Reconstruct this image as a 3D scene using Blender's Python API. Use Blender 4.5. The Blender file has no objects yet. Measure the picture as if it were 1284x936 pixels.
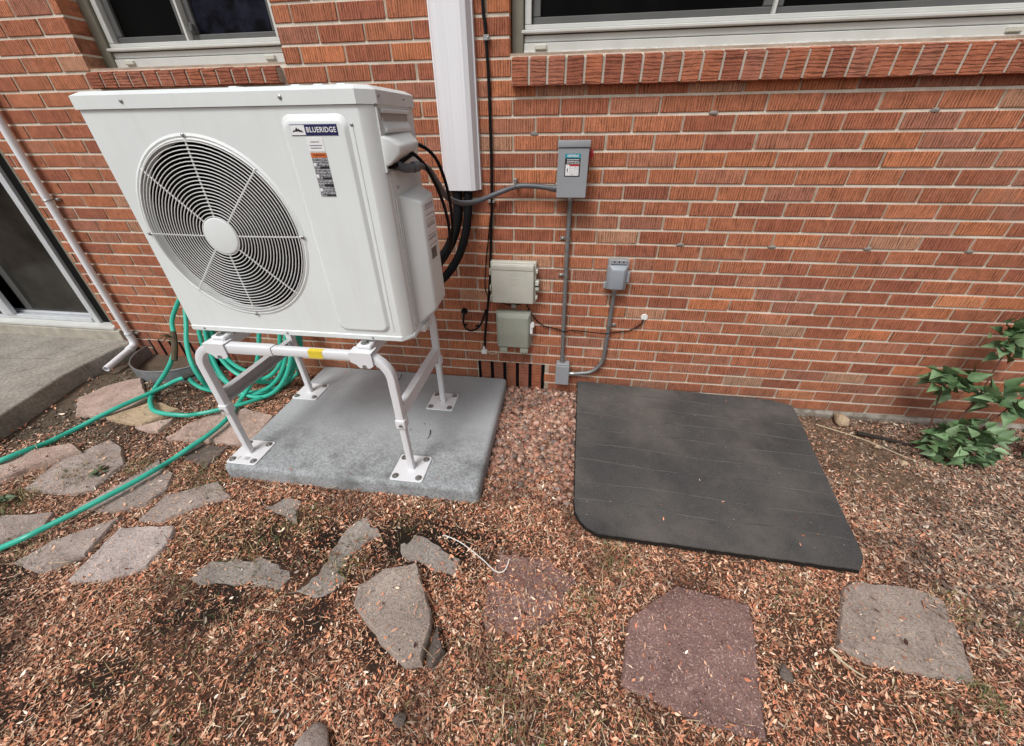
import bpy, bmesh, math, random
import numpy as np
from mathutils import Vector, Matrix
from math import radians as R, sin, cos, pi

random.seed(7)
rng = np.random.default_rng(7)
scn = bpy.context.scene
col = scn.collection

# ------------------------------------------------------------------ camera
cd = bpy.data.cameras.new('camera')
cam = bpy.data.objects.new('camera', cd)
col.objects.link(cam)
CAM = Vector((0.0, -2.0196, 1.4525))
CROT = (0.99106435, 0.01127671, 0.13714907)
cam.location = CAM
cam.rotation_euler = CROT
cd.sensor_width = 36.0
cd.sensor_fit = 'HORIZONTAL'
cd.lens = 13.326
cd.clip_start = 0.02
cd.clip_end = 500
scn.camera = cam

# ------------------------------------------------------------------ light
SUN_EL, SUN_AZ = R(56), R(205)          # overcast: broad soft sun high behind the camera
world = bpy.data.worlds.new('World')
scn.world = world
world.use_nodes = True
wn = world.node_tree
wn.nodes.clear()
wo = wn.nodes.new('ShaderNodeOutputWorld')
wb = wn.nodes.new('ShaderNodeBackground')
sky = wn.nodes.new('ShaderNodeTexSky')
sky.sky_type = 'NISHITA'
sky.sun_disc = False
sky.sun_elevation = SUN_EL
sky.sun_rotation = SUN_AZ
sky.air_density = 1.0
sky.dust_density = 4.0
hs = wn.nodes.new('ShaderNodeHueSaturation')   # cloud cover: the sky is grey, not blue
hs.inputs['Saturation'].default_value = 0.22
wn.links.new(sky.outputs[0], hs.inputs['Color'])
wn.links.new(hs.outputs[0], wb.inputs[0])
wb.inputs[1].default_value = 0.09
wn.links.new(wb.outputs[0], wo.inputs[0])
sl = bpy.data.lights.new('sun', 'SUN')
sl.energy = 1.5
sl.angle = R(20)
sl.color = (1.0, 0.995, 0.985)
sun = bpy.data.objects.new('sun', sl)
col.objects.link(sun)
sd = Vector((sin(SUN_AZ) * cos(SUN_EL), cos(SUN_AZ) * cos(SUN_EL), sin(SUN_EL)))
sun.rotation_euler = sd.to_track_quat('Z', 'Y').to_euler()
sun.location = sd * 20
vs = scn.view_settings
vs.view_transform = 'Standard'
vs.look = 'None'
vs.gamma = 1.0
vs.use_curve_mapping = False
vs.exposure = 0.44

# ------------------------------------------------------------------ helpers
WL = {}                                   # world location of every object made here


def srgb(r, g, b):
    f = lambda c: (c / 255 / 12.92) if c <= 10 else ((c / 255 + 0.055) / 1.055) ** 2.4
    return (f(r), f(g), f(b))


def tag(o, label=None, cat=None, group=None, kind=None):
    if label: o['label'] = label
    if cat: o['category'] = cat
    if group: o['group'] = group
    if kind: o['kind'] = kind
    return o


def link(o, parent=None, loc=(0, 0, 0)):
    col.objects.link(o)
    loc = Vector(loc)
    if parent:
        o.parent = parent
        o.location = loc - WL[parent.name]
    else:
        o.location = loc
    WL[o.name] = loc
    return o


def thing(name, loc, label, cat, group=None):
    o = bpy.data.objects.new(name, None)
    o.empty_display_size = 0.1
    link(o, None, loc)
    return tag(o, label, cat, group)


class MB:
    def __init__(s):
        s.bm = bmesh.new()

    def add(s, tmp, M=None):
        if M is not None:
            bmesh.ops.transform(tmp, matrix=M, verts=tmp.verts)
        me = bpy.data.meshes.new('t')
        tmp.to_mesh(me)
        tmp.free()
        s.bm.from_mesh(me)
        bpy.data.meshes.remove(me)
        return s

    def box(s, x0, x1, y0, y1, z0, z1, bevel=0, seg=2, M=None):
        t = bmesh.new()
        bmesh.ops.create_cube(t, size=1)
        for v in t.verts:
            v.co = Vector(((x0 + x1) / 2 + v.co.x * (x1 - x0), (y0 + y1) / 2 + v.co.y * (y1 - y0), (z0 + z1) / 2 + v.co.z * (z1 - z0)))
        if bevel:
            bmesh.ops.bevel(t, geom=t.edges[:], offset=bevel, segments=seg, affect='EDGES', profile=0.6)
        return s.add(t, M)

    def prism(s, pts, a, b, axis='z', bevel=0, seg=2, M=None):
        """polygon pts (2D) swept from a to b along an axis; x:(y,z) y:(x,z) z:(x,y)"""
        t = bmesh.new()
        def P(u, v, w):
            return {'x': (w, u, v), 'y': (u, w, v), 'z': (u, v, w)}[axis]
        lo = [t.verts.new(P(u, v, a)) for u, v in pts]
        hi = [t.verts.new(P(u, v, b)) for u, v in pts]
        n = len(pts)
        t.faces.new(lo); t.faces.new(hi)
        for i in range(n):
            t.faces.new((lo[i], lo[(i + 1) % n], hi[(i + 1) % n], hi[i]))
        bmesh.ops.recalc_face_normals(t, faces=t.faces[:])
        if bevel:
            bmesh.ops.bevel(t, geom=t.edges[:], offset=bevel, segments=seg, affect='EDGES', profile=0.6)
        return s.add(t, M)

    def loft(s, rings, cap=True):
        t = bmesh.new()
        vr = [[t.verts.new(p) for p in r] for r in rings]
        n = len(rings[0])
        for a, b in zip(vr, vr[1:]):
            for i in range(n):
                t.faces.new((a[i], a[(i + 1) % n], b[(i + 1) % n], b[i]))
        if cap:
            t.faces.new(vr[0]); t.faces.new(vr[-1])
        bmesh.ops.recalc_face_normals(t, faces=t.faces[:])
        return s.add(t)

    def sweep(s, pts, prof, up=None, closed=False, cap=True, scales=None):
        """prof: list of (a,b) offsets in the (side, up) frame"""
        pts = [Vector(p) for p in pts]
        n = len(pts)
        T = []
        for i in range(n):
            if closed: d = pts[(i + 1) % n] - pts[i - 1]
            else: d = pts[min(i + 1, n - 1)] - pts[max(i - 1, 0)]
            T.append(d.normalized())
        N = []
        if up is not None:
            for d in T:
                u = Vector(up) - d * d.dot(Vector(up))
                N.append(u.normalized())
        else:
            a = Vector((0, 0, 1)) if abs(T[0].z) < .9 else Vector((1, 0, 0))
            u = (a - T[0] * a.dot(T[0])).normalized()
            N.append(u)
            for i in range(1, n):
                q = T[i - 1].rotation_difference(T[i])
                u = q @ u
                u = (u - T[i] * u.dot(T[i])).normalized()
                N.append(u)
        rings = []
        for i in range(n):
            sd_ = T[i].cross(N[i])
            k = scales[i] if scales else 1
            rings.append([pts[i] + sd_ * a * k + N[i] * b * k for a, b in prof])
        if closed: rings.append(rings[0])
        return s.loft(rings, cap and not closed)

    def tube(s, pts, r, seg=10, closed=False, scales=None):
        return s.sweep(pts, [(r * cos(2 * pi * i / seg), r * sin(2 * pi * i / seg)) for i in range(seg)], None, closed, True, scales)

    def cyl(s, p0, p1, r, seg=16, r2=None):
        p0, p1 = Vector(p0), Vector(p1)
        return s.tube([p0, p1], r, seg, scales=[1, (r2 / r) if r2 is not None else 1])

    def torus(s, c, rad, r, axis='y', seg=72, sub=6):
        c = Vector(c)
        pts = []
        for i in range(seg):
            a = 2 * pi * i / seg
            u, v = rad * cos(a), rad * sin(a)
            pts.append(c + Vector({'y': (u, 0, v), 'x': (0, u, v), 'z': (u, v, 0)}[axis]))
        return s.tube(pts, r, sub, closed=True)

    def dome(s, c, r, h, axis, seg=10):
        """small screw head"""
        c = Vector(c); ax = Vector(axis).normalized()
        return s.tube([c, c + ax * h * .6, c + ax * h], r, seg, scales=[1, .9, .45])

    def build(s, name, mat, parent=None, smooth=35, label=None, origin=None):
        bm = s.bm
        me = bpy.data.meshes.new(name)
        if origin is None:
            lo = Vector((min(v.co.x for v in bm.verts), min(v.co.y for v in bm.verts), min(v.co.z for v in bm.verts)))
            hi = Vector((max(v.co.x for v in bm.verts), max(v.co.y for v in bm.verts), max(v.co.z for v in bm.verts)))
            origin = Vector(((lo.x + hi.x) / 2, (lo.y + hi.y) / 2, lo.z))
        origin = Vector(origin)
        for v in bm.verts: v.co -= origin
        for f in bm.faces: f.smooth = bool(smooth)
        bm.to_mesh(me); bm.free()
        if smooth: me.set_sharp_from_angle(angle=R(smooth))
        for m in (mat if isinstance(mat, list) else [mat]): me.materials.append(m)
        o = bpy.data.objects.new(name, me)
        link(o, parent, origin)
        if label: o['label'] = label
        return o


def spline(pts, n=8, closed=False):
    P = [Vector(p) for p in pts]
    out = []
    m = len(P)
    rng_ = range(m if closed else m - 1)
    for i in rng_:
        p0 = P[i - 1] if (i > 0 or closed) else P[0] * 2 - P[1]
        p1, p2 = P[i], P[(i + 1) % m]
        p3 = P[(i + 2) % m] if (i + 2 < m or closed) else P[-1] * 2 - P[-2]
        for k in range(n):
            t = k / n
            out.append(0.5 * ((2 * p1) + (p2 - p0) * t + (2 * p0 - 5 * p1 + 4 * p2 - p3) * t * t + (3 * p1 - p0 - 3 * p2 + p3) * t ** 3))
    if not closed: out.append(P[-1])
    return out


def fast_mesh(name, V, F, mat, colors=None, smooth=False):
    """V (n,3) float, F (m,k) int"""
    me = bpy.data.meshes.new(name)
    n, (m, k) = len(V), F.shape
    me.vertices.add(n)
    me.vertices.foreach_set('co', np.ascontiguousarray(V, np.float32).ravel())
    me.loops.add(m * k)
    me.loops.foreach_set('vertex_index', np.ascontiguousarray(F, np.int32).ravel())
    me.polygons.add(m)
    me.polygons.foreach_set('loop_start', np.arange(0, m * k, k, dtype=np.int32))
    if smooth: me.polygons.foreach_set('use_smooth', np.ones(m, bool))
    me.update(calc_edges=True)
    if colors is not None:
        a = me.color_attributes.new('tint', 'FLOAT_COLOR', 'POINT')
        c = np.ones((n, 4), np.float32); c[:, :3] = colors
        a.data.foreach_set('color', c.ravel())
    me.materials.append(mat)
    o = bpy.data.objects.new(name, me)
    return o


# ------------------------------------------------------------------ materials
class NT:
    def __init__(s, name):
        s.m = bpy.data.materials.new(name)
        s.m.use_nodes = True
        s.t = s.m.node_tree
        s.b = s.t.nodes['Principled BSDF']
        s.geo = None

    def n(s, typ, **kw):
        x = s.t.nodes.new('ShaderNode' + typ)
        for k, v in kw.items():
            if hasattr(x, k): setattr(x, k, v)
            else: x.inputs[k].default_value = v
        return x

    def l(s, a, b): s.t.links.new(a, b)

    def pos(s, scale=(1, 1, 1), obj=False):
        if obj: src = s.n('TexCoord').outputs['Object']
        else: src = s.n('NewGeometry').outputs['Position']
        mp = s.n('Mapping')
        mp.inputs['Scale'].default_value = scale
        s.l(src, mp.inputs[0])
        return mp.outputs[0]

    def noise(s, vec, scale, detail=4, rough=.55):
        x = s.n('TexNoise')
        x.inputs['Scale'].default_value = scale
        x.inputs['Detail'].default_value = detail
        x.inputs['Roughness'].default_value = rough
        s.l(vec, x.inputs['Vector'])
        return x.outputs['Fac']

    def ramp(s, fac, stops):
        x = s.n('ValToRGB')
        els = x.color_ramp.elements
        while len(els) > 1: els.remove(els[-1])
        for i, (p, c) in enumerate(stops):
            e = els[0] if i == 0 else els.new(p)
            e.position = p
            c = (c, c, c) if not isinstance(c, (tuple, list)) else c
            e.color = (*c[:3], 1)
        s.l(fac, x.inputs[0])
        return x.outputs[0]

    def mix(s, mode, fac, a, b):
        x = s.n('Mix', data_type='RGBA', blend_type=mode)
        for sock, v in ((x.inputs[0], fac), (x.inputs[6], a), (x.inputs[7], b)):
            if hasattr(v, 'links'): s.l(v, sock)
            else: sock.default_value = v if isinstance(v, (int, float)) else (*v[:3], 1)
        return x.outputs[2]

    def math(s, op, a, b=0.0):
        x = s.n('Math', operation=op)
        for sock, v in ((x.inputs[0], a), (x.inputs[1], b)):
            if hasattr(v, 'links'): s.l(v, sock)
            else: sock.default_value = v
        return x.outputs[0]

    def bump(s, h, strength=.3, dist=.002, prev=None):
        x = s.n('Bump')
        x.inputs['Strength'].default_value = strength
        x.inputs['Distance'].default_value = dist
        s.l(h, x.inputs['Height'])
        if prev is not None: s.l(prev, x.inputs['Normal'])
        return x.outputs[0]

    def out(s, color=None, rough=None, normal=None, metal=0, spec=None):
        for key, v in (('Base Color', color), ('Roughness', rough), ('Normal', normal)):
            if v is None: continue
            if hasattr(v, 'links'): s.l(v, s.b.inputs[key])
            elif key == 'Base Color': s.b.inputs[key].default_value = (*v[:3], 1)
            else: s.b.inputs[key].default_value = v
        s.b.inputs['Metallic'].default_value = metal
        if spec is not None: s.b.inputs['Specular IOR Level'].default_value = spec
        return s.m


def simple(name, c, rough=.5, var=.12, scale=8, bump=0, bscale=200, metal=0, spec=None, dirt=None):
    """painted / moulded surface with faint mottling, optional dirt specks"""
    t = NT(name)
    v = t.pos()
    k = t.ramp(t.noise(v, scale, 5), [(.3, 1 - var), (.7, 1 + var * .4)])
    cc = t.mix('MULTIPLY', 1.0, c, k)
    if dirt:
        d = t.ramp(t.noise(v, dirt[1], 6, .7), [(dirt[2], 0), (min(dirt[2] + .1, 1), 1)])
        cc = t.mix('MIX', t.math('MULTIPLY', d, dirt[3]), cc, dirt[0])
    nrm = t.bump(t.noise(v, bscale, 2), bump, .001) if bump else None
    rr = t.ramp(t.noise(v, scale * 3, 3), [(.3, max(rough - .06, .02)), (.7, min(rough + .08, 1))])
    return t.out(cc, rr, nrm, metal, spec)


def brick_mat(name, attr=None, horizontal=False):
    t = NT(name)
    if attr:
        a = t.n('Attribute', attribute_name=attr)
        base = a.outputs['Color']
    else:
        base = t.n('ObjectInfo').outputs['Color']
    w = t.pos()
    fl = (5, 1, 45) if horizontal else (45, 1, 5)
    wob = t.noise(t.pos(fl), 1.0, 3, .6)
    sx = t.n('SeparateXYZ'); t.l(w, sx.inputs[0])
    ax = sx.outputs[2] if horizontal else sx.outputs[0]
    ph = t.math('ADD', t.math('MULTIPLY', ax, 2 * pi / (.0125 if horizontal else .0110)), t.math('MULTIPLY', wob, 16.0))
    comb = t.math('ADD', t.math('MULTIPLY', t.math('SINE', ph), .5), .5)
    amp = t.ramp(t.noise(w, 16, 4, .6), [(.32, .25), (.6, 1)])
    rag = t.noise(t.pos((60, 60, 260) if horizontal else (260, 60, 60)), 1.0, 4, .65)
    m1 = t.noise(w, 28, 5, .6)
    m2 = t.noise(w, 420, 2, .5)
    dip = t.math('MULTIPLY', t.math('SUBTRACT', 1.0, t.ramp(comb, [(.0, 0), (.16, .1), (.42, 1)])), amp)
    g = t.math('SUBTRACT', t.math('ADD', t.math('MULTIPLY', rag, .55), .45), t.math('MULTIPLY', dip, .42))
    k = t.ramp(g, [(.22, .36), (.42, .62), (.62, .95), (.85, 1.16)])  # grooves darker as fired, with groove shade added in the colour
    base = t.mix('MULTIPLY', 1.0, base, (1.46, 1.43, 1.37))
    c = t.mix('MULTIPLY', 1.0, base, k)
    c = t.mix('MULTIPLY', 1.0, c, t.ramp(m1, [(.3, .82), (.7, 1.14)]))
    c = t.mix('MULTIPLY', 1.0, c, t.ramp(m2, [(.3, .62), (.55, 1.1)]))
    pale = t.ramp(t.noise(w, 3.1, 6, .65), [(.56, 0), (.74, 1)])
    c = t.mix('MIX', t.math('MULTIPLY', pale, .25), c, (.42, .33, .27))
    szz = t.n('SeparateXYZ'); t.l(w, szz.inputs[0])
    low = t.n('MapRange'); t.l(szz.outputs[2], low.inputs[0])
    low.inputs[1].default_value = .30; low.inputs[2].default_value = -.02
    dirt = t.math('MULTIPLY', low.outputs[0], t.ramp(t.noise(w, 7, 6, .7), [(.35, 0), (.62, 1)]))
    c = t.mix('MIX', t.math('MULTIPLY', dirt, .45), c, (.17, .125, .09))
    chip = t.ramp(t.noise(w, 34, 5, .75), [(.69, 0), (.73, 1)])
    c = t.mix('MIX', t.math('MULTIPLY', chip, .5), c, (.13, .075, .055))
    n1 = t.bump(g, .9, .006)
    n2 = t.bump(m2, .35, .0012, n1)
    return t.out(c, .9, n2, spec=.25)


M = {}
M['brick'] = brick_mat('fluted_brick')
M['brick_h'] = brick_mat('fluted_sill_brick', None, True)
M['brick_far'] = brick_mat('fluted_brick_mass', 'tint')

t = NT('mortar')
v = t.pos()
sx = t.n('SeparateXYZ'); t.l(v, sx.inputs[0])
u = t.math('FRACT', t.math('ADD', t.math('MULTIPLY', sx.outputs[2], -1 / .0677), 1.55 / .0677 + .5))
bed = t.math('LESS_THAN', t.math('ABSOLUTE', t.math('SUBTRACT', u, .5)), .088)
cb = t.ramp(t.noise(v, 9, 6, .6), [(.3, (.60, .525, .42)), (.7, (.84, .775, .66))])
chd = t.ramp(t.noise(v, 11, 6, .6), [(.3, (.33, .25, .185)), (.7, (.56, .46, .36))])
c = t.mix('MIX', bed, chd, cb)
c = t.mix('MULTIPLY', 1.0, c, t.ramp(t.noise(v, 260, 3), [(.3, .78), (.65, 1.08)]))
M['mortar'] = t.out(c, .95, t.bump(t.noise(v, 300, 4), .5, .002), spec=.12)
t = NT('sill_mortar')
v = t.pos()
c = t.ramp(t.noise(v, 12, 6, .6), [(.3, (.36, .31, .25)), (.7, (.56, .50, .42))])
M['mortar_sill'] = t.out(c, .95, t.bump(t.noise(v, 300, 4), .5, .002), spec=.12)
M['smear'] = simple('old_mortar', (.27, .25, .22), .95, .25, 60, .6, 260, spec=.15)
t = NT('white_enamel')
v = t.pos()
c = t.mix('MULTIPLY', 1.0, (.745, .78, .77), t.ramp(t.noise(v, 3, 5), [(.3, .955), (.7, 1.02)]))
st_ = t.ramp(t.noise(t.pos((26, 26, 1.6)), 1, 5, .65), [(.52, 0), (.76, 1)])
c = t.mix('MIX', t.math('MULTIPLY', st_, .16), c, (.50, .47, .42))
d_ = t.ramp(t.noise(v, 120, 4, .7), [(.70, 0), (.78, 1)])
c = t.mix('MIX', t.math('MULTIPLY', d_, .30), c, (.42, .36, .29))
M['white_metal'] = t.out(c, t.ramp(t.noise(v, 9, 3), [(.3, .32), (.7, .46)]), t.bump(t.noise(v, 520, 2), .10, .001))
M['white_shade'] = simple('white_enamel_shaded', (.72, .745, .73), .42, .06, 4, .05, 900, dirt=((.40, .34, .27), 30, .74, .35))  # same enamel, darker: shade of the unit's side put into the colour
M['stand'] = simple('white_powder_coat', (.74, .745, .76), .36, .05, 6, .04, 700, dirt=((.35, .31, .26), 160, .76, .6))
M['brace'] = simple('grey_brace', (.50, .50, .505), .5, .1, 12, .05, 300)  # plain even grey, used on the left brace only
M['grille'] = simple('white_wire', (.76, .765, .75), .35, .04, 4)
M['dark'] = simple('dark_cavity', (.006, .006, .007), .6, .2, 8, spec=.08)
M['blade'] = simple('fan_blade', (.02, .02, .022), .5, .2, 8, spec=.08)
M['steel'] = simple('zinc_steel', (.42, .42, .41), .35, .2, 60, .1, 300, metal=.85)
M['vinyl'] = simple('white_vinyl', (.80, .80, .82), .42, .04, 5, .05, 600)
t = NT('vinyl_cover')
v = t.pos((1, 1, 1)); vz = t.pos((90, 90, 1.2))
k = t.ramp(t.noise(vz, 1, 3), [(.3, .93), (.6, 1.0)])
c = t.mix('MULTIPLY', 1.0, (.80, .80, .825), k)
d = t.ramp(t.noise(t.pos((60, 60, 5)), 1, 5, .7), [(.66, 0), (.8, 1)])
c = t.mix('MIX', t.math('MULTIPLY', d, .25), c, (.45, .42, .4))
M['cover'] = t.out(c, .45)
M['black_rubber'] = simple('black_foam', (.008, .008, .009), .6, .3, 40, .3, 260, spec=.15)
M['black_cable'] = simple('black_cable', (.007, .007, .008), .5, .2, 30, spec=.18)
M['grey_box'] = simple('grey_paint', (.30, .31, .325), .45, .06, 8, .05, 500, dirt=((.2, .19, .18), 120, .75, .4))
M['galv'] = simple('galvanised_conduit', (.26, .265, .265), .48, .22, 40, .1, 300, metal=.55)
M['grey_flex'] = simple('grey_flex_conduit', (.10, .105, .115), .42, .12, 20)
M['box_beige'] = simple('beige_plastic', (.56, .555, .48), .5, .1, 12, .08, 400, dirt=((.2, .17, .12), 170, .66, .55))
M['box_green'] = simple('grey_green_plastic', (.355, .37, .305), .55, .1, 14, .08, 400, dirt=((.17, .16, .12), 120, .64, .5))
M['red'] = simple('red_plastic', (.45, .02, .025), .4)
M['white_cap'] = simple('white_cap', (.82, .82, .80), .5, .04)
M['hose'] = simple('green_hose', (.042, .455, .33), .34, .16, 12, dirt=((.06, .17, .12), 45, .60, .55), spec=.4)
M['hose_dark'] = simple('hose_coupling', (.05, .055, .04), .6, .3, 60)
M['strap'] = simple('twine_strap', (.10, .075, .045), .9, .3, 80, .6, 200)
M['window_white'] = simple('aged_white_paint', (.60, .60, .565), .5, .1, 7, .1, 300, dirt=((.28, .25, .2), 70, .68, .6))
M['caulk'] = simple('caulk', (.55, .53, .49), .8, .25, 40, .5, 120)
M['olive'] = simple('olive_paint', (.20, .185, .14), .6, .15, 12, .15, 200)
M['alu_dark'] = simple('grey_anodised_sash', (.115, .115, .11), .5, .12, 8, metal=.2)
M['alu'] = simple('mill_aluminium', (.62, .64, .66), .36, .12, 10, metal=.15)
M['black'] = simple('black_gasket', (.008, .008, .008), .6, spec=.08)


def glass_mat(name, c1, c2, rough=.06, spec=.3, scale=4):
    t = NT(name)
    v = t.pos()
    c = t.ramp(t.noise(v, scale, 6, .6), [(.4, c1), (.75, c2)])
    m = t.noise(t.pos((1, 1, 1)), 1600, 1)
    c = t.mix('MULTIPLY', 1.0, c, t.ramp(m, [(.35, .6), (.65, 1.3)]))
    return t.out(c, rough, None, spec=spec)


M['glass'] = glass_mat('dark_screened_glass', (.003, .003, .003), (.006, .007, .006), .3, .04)
M['glass_blue'] = glass_mat('bluish_dark_glass', (.003, .003, .004), (.022, .023, .042), .25, .05, 14)  # bluish mottling in the pane colour
M['glass_door'] = glass_mat('door_glass', (.010, .010, .009), (.052, .047, .040), .10, .22, 2.2)  # large pale mottling imitates a faint reflection in the pane's colour

t = NT('pad_concrete')
v = t.pos()
a = t.noise(v, 2.2, 8, .6)
c = t.ramp(a, [(.3, (.34, .355, .362)), (.7, (.445, .46, .468))])
fine = t.noise(v, 170, 4, .7)
c = t.mix('MULTIPLY', 1.0, c, t.ramp(t.noise(v, 420, 3, .6), [(.3, .72), (.7, 1.2)]))
# worn, crazed front strip with darker damp stains and a few pale scuffs
sx = t.n('SeparateXYZ'); t.l(v, sx.inputs[0])
front = t.n('MapRange'); t.l(sx.outputs[1], front.inputs[0])
front.inputs[1].default_value = -.50; front.inputs[2].default_value = -.78
craze = t.ramp(t.noise(v, 95, 6, .8), [(.45, 0), (.57, 1)])
craze = t.math('MULTIPLY', t.math('MULTIPLY', craze, front.outputs[0]), .60)
c = t.mix('MIX', craze, c, (.13, .135, .135))
dk = t.ramp(t.noise(v, 5.5, 6, .7), [(.47, 0), (.62, 1)])
c = t.mix('MIX', t.math('MULTIPLY', t.math('MULTIPLY', dk, front.outputs[0]), .75), c, (.12, .125, .12))
sc = t.ramp(t.noise(v, 14, 8, .78), [(.62, 0), (.72, 1)])
c = t.mix('MIX', t.math('MULTIPLY', sc, .4), c, (.55, .55, .54))
M['concrete'] = t.out(c, .88, t.bump(fine, .35, .002), spec=.25)

t = NT('patio_concrete')
v = t.pos()
c = t.ramp(t.noise(v, 4, 8, .65), [(.3, (.235, .21, .18)), (.7, (.42, .385, .335))])
c = t.mix('MULTIPLY', 1.0, c, t.ramp(t.noise(v, 60, 7, .8), [(.36, .58), (.64, 1.22)]))
M['patio'] = t.out(c, .92, t.bump(t.noise(v, 90, 5, .7), .5, .004), spec=.2)
M['step'] = simple('pale_step_concrete', (.42, .385, .32), .92, .25, 14, .5, 120, dirt=((.22, .19, .15), 30, .6, .6), spec=.2)
M['foundation'] = simple('foundation_concrete', (.31, .28, .24), .93, .3, 20, .6, 150, spec=.2, dirt=((.13, .095, .07), 9, .48, .7))

t = NT('roofing_felt_board')
v = t.pos(); vx = t.pos((1, 40, 40))
c = t.ramp(t.noise(v, 3, 6, .6), [(.3, (.052, .051, .051)), (.72, (.088, .084, .080))])
c = t.mix('MULTIPLY', 1.0, c, t.ramp(t.noise(v, 360, 4, .8), [(.34, .35), (.66, 1.75)]))
dust = t.ramp(t.noise(v, 2.6, 6, .65), [(.50, 0), (.70, 1)])
c = t.mix('MIX', t.math('MULTIPLY', dust, .42), c, (.20, .175, .15))
speck = t.ramp(t.noise(v, 75, 2, .5), [(.745, 0), (.765, 1)])
c = t.mix('MIX', t.math('MULTIPLY', speck, .7), c, (.4, .38, .35))
M['board'] = t.out(c, .85, t.bump(t.noise(v, 260, 3, .7), .8, .003), spec=.15)
t = NT('crease_highlight')
v = t.pos()
wv = t.ramp(t.noise(t.pos((6, 60, 60)), 1, 5, .7), [(.34, 0), (.60, 1)])
M['crease'] = t.out(t.mix('MIX', wv, (.056, .054, .052), (.125, .118, .110)), .9, spec=.15)  # highlight along the ridges painted in, since their relief hardly shows
M['board_edge'] = simple('board_edge', (.025, .02, .017), .95, .4, 60, .5, 100, spec=.1)


def stone_mat(name, c1, c2, speck=None):
    t = NT(name)
    v = t.pos()
    a = t.noise(v, 6, 9, .68)
    c = t.ramp(a, [(.28, c1), (.72, c2)])
    f = t.noise(v, 70, 6, .7)
    c = t.mix('MULTIPLY', 1.0, c, t.ramp(f, [(.28, .80), (.7, 1.12)]))
    if speck:
        s_ = t.ramp(t.noise(v, 150, 2, .6), [(.60, 0), (.66, 1)])
        c = t.mix('MIX', t.math('MULTIPLY', s_, .75), c, speck)
    d = t.ramp(t.noise(v, 13, 7, .72), [(.62, 0), (.74, 1)])
    c = t.mix('MIX', t.math('MULTIPLY', d, .35), c, (.05, .04, .033))
    lay = t.ramp(t.noise(v, 8, 6, .6), [(.40, 0), (.44, .5), (.55, .55), (.58, 1)])   # split layers
    c = t.mix('MULTIPLY', 1.0, c, t.ramp(lay, [(0, .86), (1, 1.08)]))
    pit = t.ramp(t.noise(v, 190, 3, .6), [(.36, 0), (.46, 1)])
    c = t.mix('MULTIPLY', 1.0, c, t.ramp(pit, [(0, .80), (1, 1.02)]))
    b1 = t.bump(lay, .5, .008)
    b2 = t.bump(f, .7, .005, b1)
    return t.out(c, .93, t.bump(pit, .6, .004, b2), spec=.15)


M['stone_pink'] = stone_mat('pink_sandstone', (.40, .285, .235), (.60, .455, .385))
M['stone_pale'] = stone_mat('pale_pinkish_sandstone', (.42, .345, .315), (.62, .53, .49))
M['stone_brown'] = stone_mat('brownish_grey_sandstone', (.29, .23, .195), (.43, .355, .305))
M['stone_tan'] = stone_mat('tan_sandstone', (.42, .31, .20), (.62, .47, .32))
M['stone_grey'] = stone_mat('mauve_grey_sandstone', (.305, .245, .215), (.47, .39, .345))
M['stone_dark'] = stone_mat('dark_brown_sandstone', (.10, .08, .068), (.19, .152, .13))
M['stone_wet'] = stone_mat('dull_grey_sandstone', (.25, .215, .19), (.40, .35, .31))
M['stone_red'] = stone_mat('red_pebbled_paver', (.20, .118, .104), (.315, .195, .172), (.66, .49, .42))

# soil: tint attribute carries the kind of soil, noise the crumbs
t = NT('soil')
v = t.pos()
a = t.n('Attribute', attribute_name='tint').outputs['Color']
c = t.mix('MULTIPLY', 1.0, a, t.ramp(t.noise(v, 14, 8, .7), [(.3, .62), (.7, 1.3)]))
c = t.mix('MULTIPLY', 1.0, c, t.ramp(t.noise(v, 160, 5, .75), [(.3, .5), (.7, 1.35)]))
M['soil'] = t.out(c, .97, t.bump(t.noise(v, 120, 6, .75), .9, .008), spec=.1)


def tint_mat(name, rough=.8, scale=300, spec=.2, bump=.3):
    t = NT(name)
    v = t.pos()
    a = t.n('Attribute', attribute_name='tint').outputs['Color']
    c = t.mix('MULTIPLY', 1.0, a, t.ramp(t.noise(v, scale, 3, .6), [(.3, .72), (.7, 1.2)]))
    return t.out(c, rough, t.bump(t.noise(v, scale, 3), bump, .002), spec=spec)


M['litter'] = tint_mat('leaf_litter', .75)
M['pebble'] = tint_mat('pebble', .8, 130)
M['grass'] = tint_mat('grass_blade', .6, 200, .25, 0)

t = NT('leaf_green')
oi = t.n('ObjectInfo')
v = t.pos((1, 1, 1), True)
c = t.mix('MULTIPLY', 1.0, oi.outputs['Color'], t.ramp(t.noise(t.pos(), 60, 4), [(.3, .8), (.7, 1.15)]))
M['leaf'] = t.out(c, .55, t.bump(t.noise(t.pos(), 90, 2), .2, .003), spec=.4)
M['stem'] = simple('reddish_stem', (.12, .045, .03), .6, .2, 60)
M['twig'] = simple('dry_twig', (.13, .085, .06), .85, .3, 60, .4, 150)
M['twig_dark'] = simple('rotten_twig', (.03, .023, .018), .9, .3, 60, .4, 150)
M['straw'] = simple('pale_stalk', (.55, .46, .31), .7, .2, 60)
M['cord'] = simple('white_cord', (.74, .73, .68), .6, .1, 60)

# prints
M['navy'] = simple('navy_print', (.012, .014, .085), .35, .05)
M['label_white'] = simple('white_print', (.82, .82, .82), .4, .03)
M['label_black'] = simple('black_print', (.014, .014, .016), .45)
M['orange'] = simple('orange_print', (.62, .14, .025), .45, .05)
M['teal'] = simple('teal_print', (.015, .27, .34), .4, .05)
M['yellow'] = simple('yellow_sticker', (.78, .60, .05), .45, .08, 40)


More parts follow.
